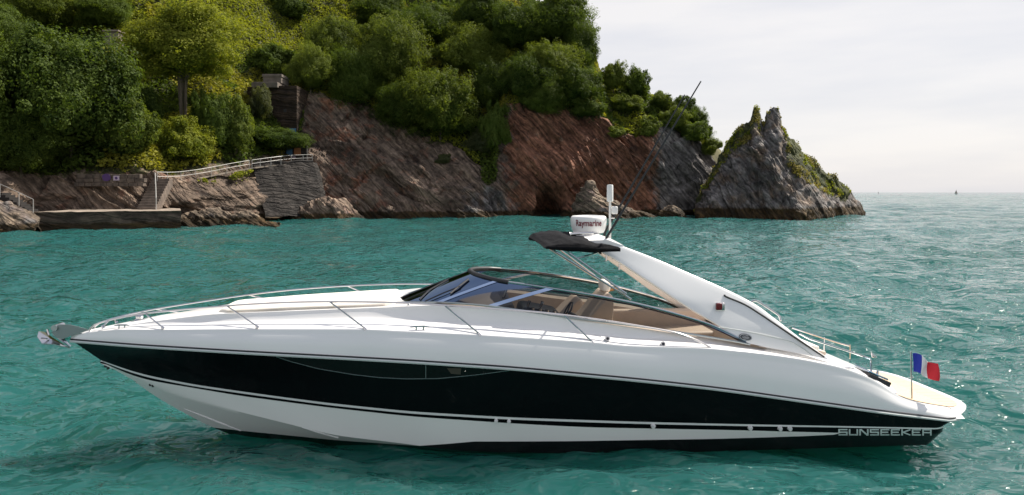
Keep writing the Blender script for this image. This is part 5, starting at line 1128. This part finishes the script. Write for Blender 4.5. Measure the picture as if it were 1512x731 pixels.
# rounded stern rim between the hull top edge and the platform sheet
rimo = RH2[0][149:]; e0 = np.array(plan(.0, 0, 7.88)); 
rim_p = np.array(plan(.02, .0, 7.3)); rim_h = []
tA = np.linspace(0, 1, len(rim_p)); hullrow = RH2[0]; hl = hullrow[:, 0]; i0 = int(np.argmin(np.abs(hl[:150] - 7.3))); hr = hullrow[i0:]; tH = np.linspace(0, 1, len(hr)); arc = lambda Q: np.concatenate([[0], np.cumsum(np.linalg.norm(np.diff(Q[:, :2], axis=0), axis=1))])
ah, apm = arc(hr), arc(rim_p); hr2 = np.stack([np.interp(apm / apm[-1], ah / ah[-1], hr[:, k]) for k in range(3)], -1)
rows = [hr2 * (1 - k) + rim_p * k + np.array([.05, .05, 0]) * math.sin(math.pi * k) * np.array([1, 1, 0]) * (np.linspace(0, 1, len(rim_p))[:, None]) for k in np.linspace(0, 1, 7)]
for sg in (-1, 1): mk('stern_rim', np.array(rows).reshape(-1, 3) * [1, sg, 1], gridfaces(7, len(rim_p)), M['gel'], pf)
# dark gangway locker at the corner of the hatch with a smoked lid
g0, g1 = pk(1283, 556, 1.40), pk(1315, 570, 1.40); mb = MB(); mid = (g0 + g1) / 2; lng = np.linalg.norm(g1 - g0); an_ = math.atan2(g0[2] - g1[2], g1[0] - g0[0])
mb.box((mid[0], -1.15, mid[2]), (lng, .5, .12), Matrix.Rotation(an_, 3, 'Y'), bevel=.015); gw = mb.build('gangway_locker', M['dark'], yacht)
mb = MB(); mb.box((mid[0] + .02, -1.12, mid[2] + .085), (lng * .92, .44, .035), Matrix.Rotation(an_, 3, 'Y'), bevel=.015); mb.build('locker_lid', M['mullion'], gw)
mb = MB(); mb.tube([(mid[0] + lng * .4, -1.05, mid[2] - .1), (mid[0] + lng * .42, -1.05, mid[2] + .1)], .02, 8); mb.build('latch', M['steel'], gw, True)
sr = empty('stern_rail', (0, 0, 0), 0, yacht)
for sg, pts_ in ((-1, [(1180, 492, 1.15), (1195, 500, 1.15), (1240, 514.5, 1.15), (1284, 529, 1.15), (1286.3, 533, 1.15), (1286.5, 552, 1.15)]), (1, [(1169, 484, -1.2), (1210, 497.5, -1.2), (1240, 507, -1.2), (1255, 511, -1.2)])):
    mb = MB(); mb.tube([B3(pk(*p)) for p in pts_], .017, 8); mb.build('rail', M['steel'], sr, True)
p = B3(pk(1288, 527, 1.15)); mb = MB(); mb.tube([(p[0], p[1], p[2]), (p[0] - .02, p[1], p[2] + .07), (p[0] + .07, p[1], p[2] + .0), (p[0], p[1], p[2])], .014, 6); mb.build('rail_hook', M['steel'], sr, True)
for x, y in ((1217, 500), (1255, 511)):
    p = B3(pk(x, y, -1.2)); mb = MB(); mb.tube([(p[0], p[1], p[2] + .03), (p[0], p[1], p[2] - .28)], .014, 6); mb.build('stanchion', M['steel'], sr, True)

# ------------------------------------------------------------------ ensign on its staff
fb = pk(1346.5, 587.5, 1.3); ft = pk(1345, 519.5, 1.3)
wl = lambda p: np.array([p[0] * ct + p[1] * sn, CY + p[0] * sn - p[1] * ct, p[2]])
f0, f1 = wl(fb), wl(ft); fg = empty('flag', f0); tag(fg, 'blue white and red striped ensign flying from a thin staff at the stern', 'flag')
mb = MB(); mb.tube([(0, 0, -.06), tuple(f1 - f0)], .013, 8); mb.build('flagstaff', M['steel_dull'], fg, True)
nx_, nz_ = 37, 18; vv_ = []; hoist = .33; fly = .40
for j in range(nz_):
    for i in range(nx_):
        s_, t_ = i / (nx_ - 1), j / (nz_ - 1)
        x = .012 + fly * s_ * .93 + .015 * math.sin(6 * s_ + 2 * t_); y = .06 * math.sin(9.5 * s_ + 2.0 * t_ + .5) * s_ ** .7 - .12 * s_; z = (f1 - f0)[2] - .03 - hoist * t_ - .17 * s_ ** 1.15 + .03 * math.sin(7 * s_) * (1 - .4 * t_) + (.03 * s_ * t_)
        vv_.append((x, y, z))
fm_ = [0 if i < 12 else 1 if i < 24 else 2 for j in range(nz_ - 1) for i in range(nx_ - 1)]
cl = mk('flag_cloth', vv_, gridfaces(nz_, nx_), [pmat('flag_blue', (.012, .03, .36), .7), pmat('flag_white', (.72, .72, .74), .7), pmat('flag_red', (.62, .015, .03), .7)], fg, True, fm_)
sm = cl.modifiers.new('thick', 'SOLIDIFY'); sm.thickness = .003

# ------------------------------------------------------------------ sailing boats on the horizon
def sailboat(px, d, sc, label):
    o = empty('sailing_boat', (( px - 756) / F * d, d, 0)); tag(o, label, 'sailing boat', 'sailing boats on the horizon')
    mb = MB(); st = [(-5.5, .1, 1.2, .4), (-3, 1.2, 1.0, -.4), (0, 1.7, .95, -.5), (3.5, 1.5, 1.0, -.4), (5, 1.2, 1.1, .1)]; vv_ = []
    for x, b, zt_, zb_ in st: vv_ += [(x * sc, -b * sc, zt_ * sc), (x * sc, -b * .6 * sc, zb_ * sc), (x * sc, b * .6 * sc, zb_ * sc), (x * sc, b * sc, zt_ * sc)]
    mb.add(vv_, [tuple(q) for q in gridfaces(5, 4, True)] + [(3, 2, 1, 0), (16, 17, 18, 19)]); mb.box((0, 0, 1.2 * sc), (4 * sc, 1.8 * sc, .6 * sc), bevel=.2 * sc); mb.build('hull', M['masonry'], o)
    mb = MB(); mb.tube([(-.5 * sc, 0, .9 * sc), (-.5 * sc, 0, 14 * sc)], .12 * sc, 6); mb.build('mast', M['steel_dull'], o)
    for pts_, nm in ([((-.3, 0, 1.8), (4.6, .5, 2.0), (2.0, .6, 7), (-.4, 0, 13.5)), 'mainsail'], [((-.9, 0, 11.5), (-3.0, .4, 6), (-5.3, 0, 1.6), (-.9, .6, 1.9)), 'jib']):
        v_ = [(a * sc, b * sc, c_ * sc) for a, b, c_ in pts_]; v_ += [(a, b + .08 * sc, c_) for a, b, c_ in v_]; mk(nm, v_, [(0, 1, 2, 3), (7, 6, 5, 4), (0, 4, 5, 1), (1, 5, 6, 2), (2, 6, 7, 3), (3, 7, 4, 0)], M['masonry'] if False else M['concrete'], o, False)  # distance haze is put into the lighter grey of the sails
sailboat(1412, 2300, 1.0, 'larger sailing boat on the horizon near the right edge')
sailboat(1297, 4200, .65, 'tiny sailing boat on the horizon beside the sea stack')
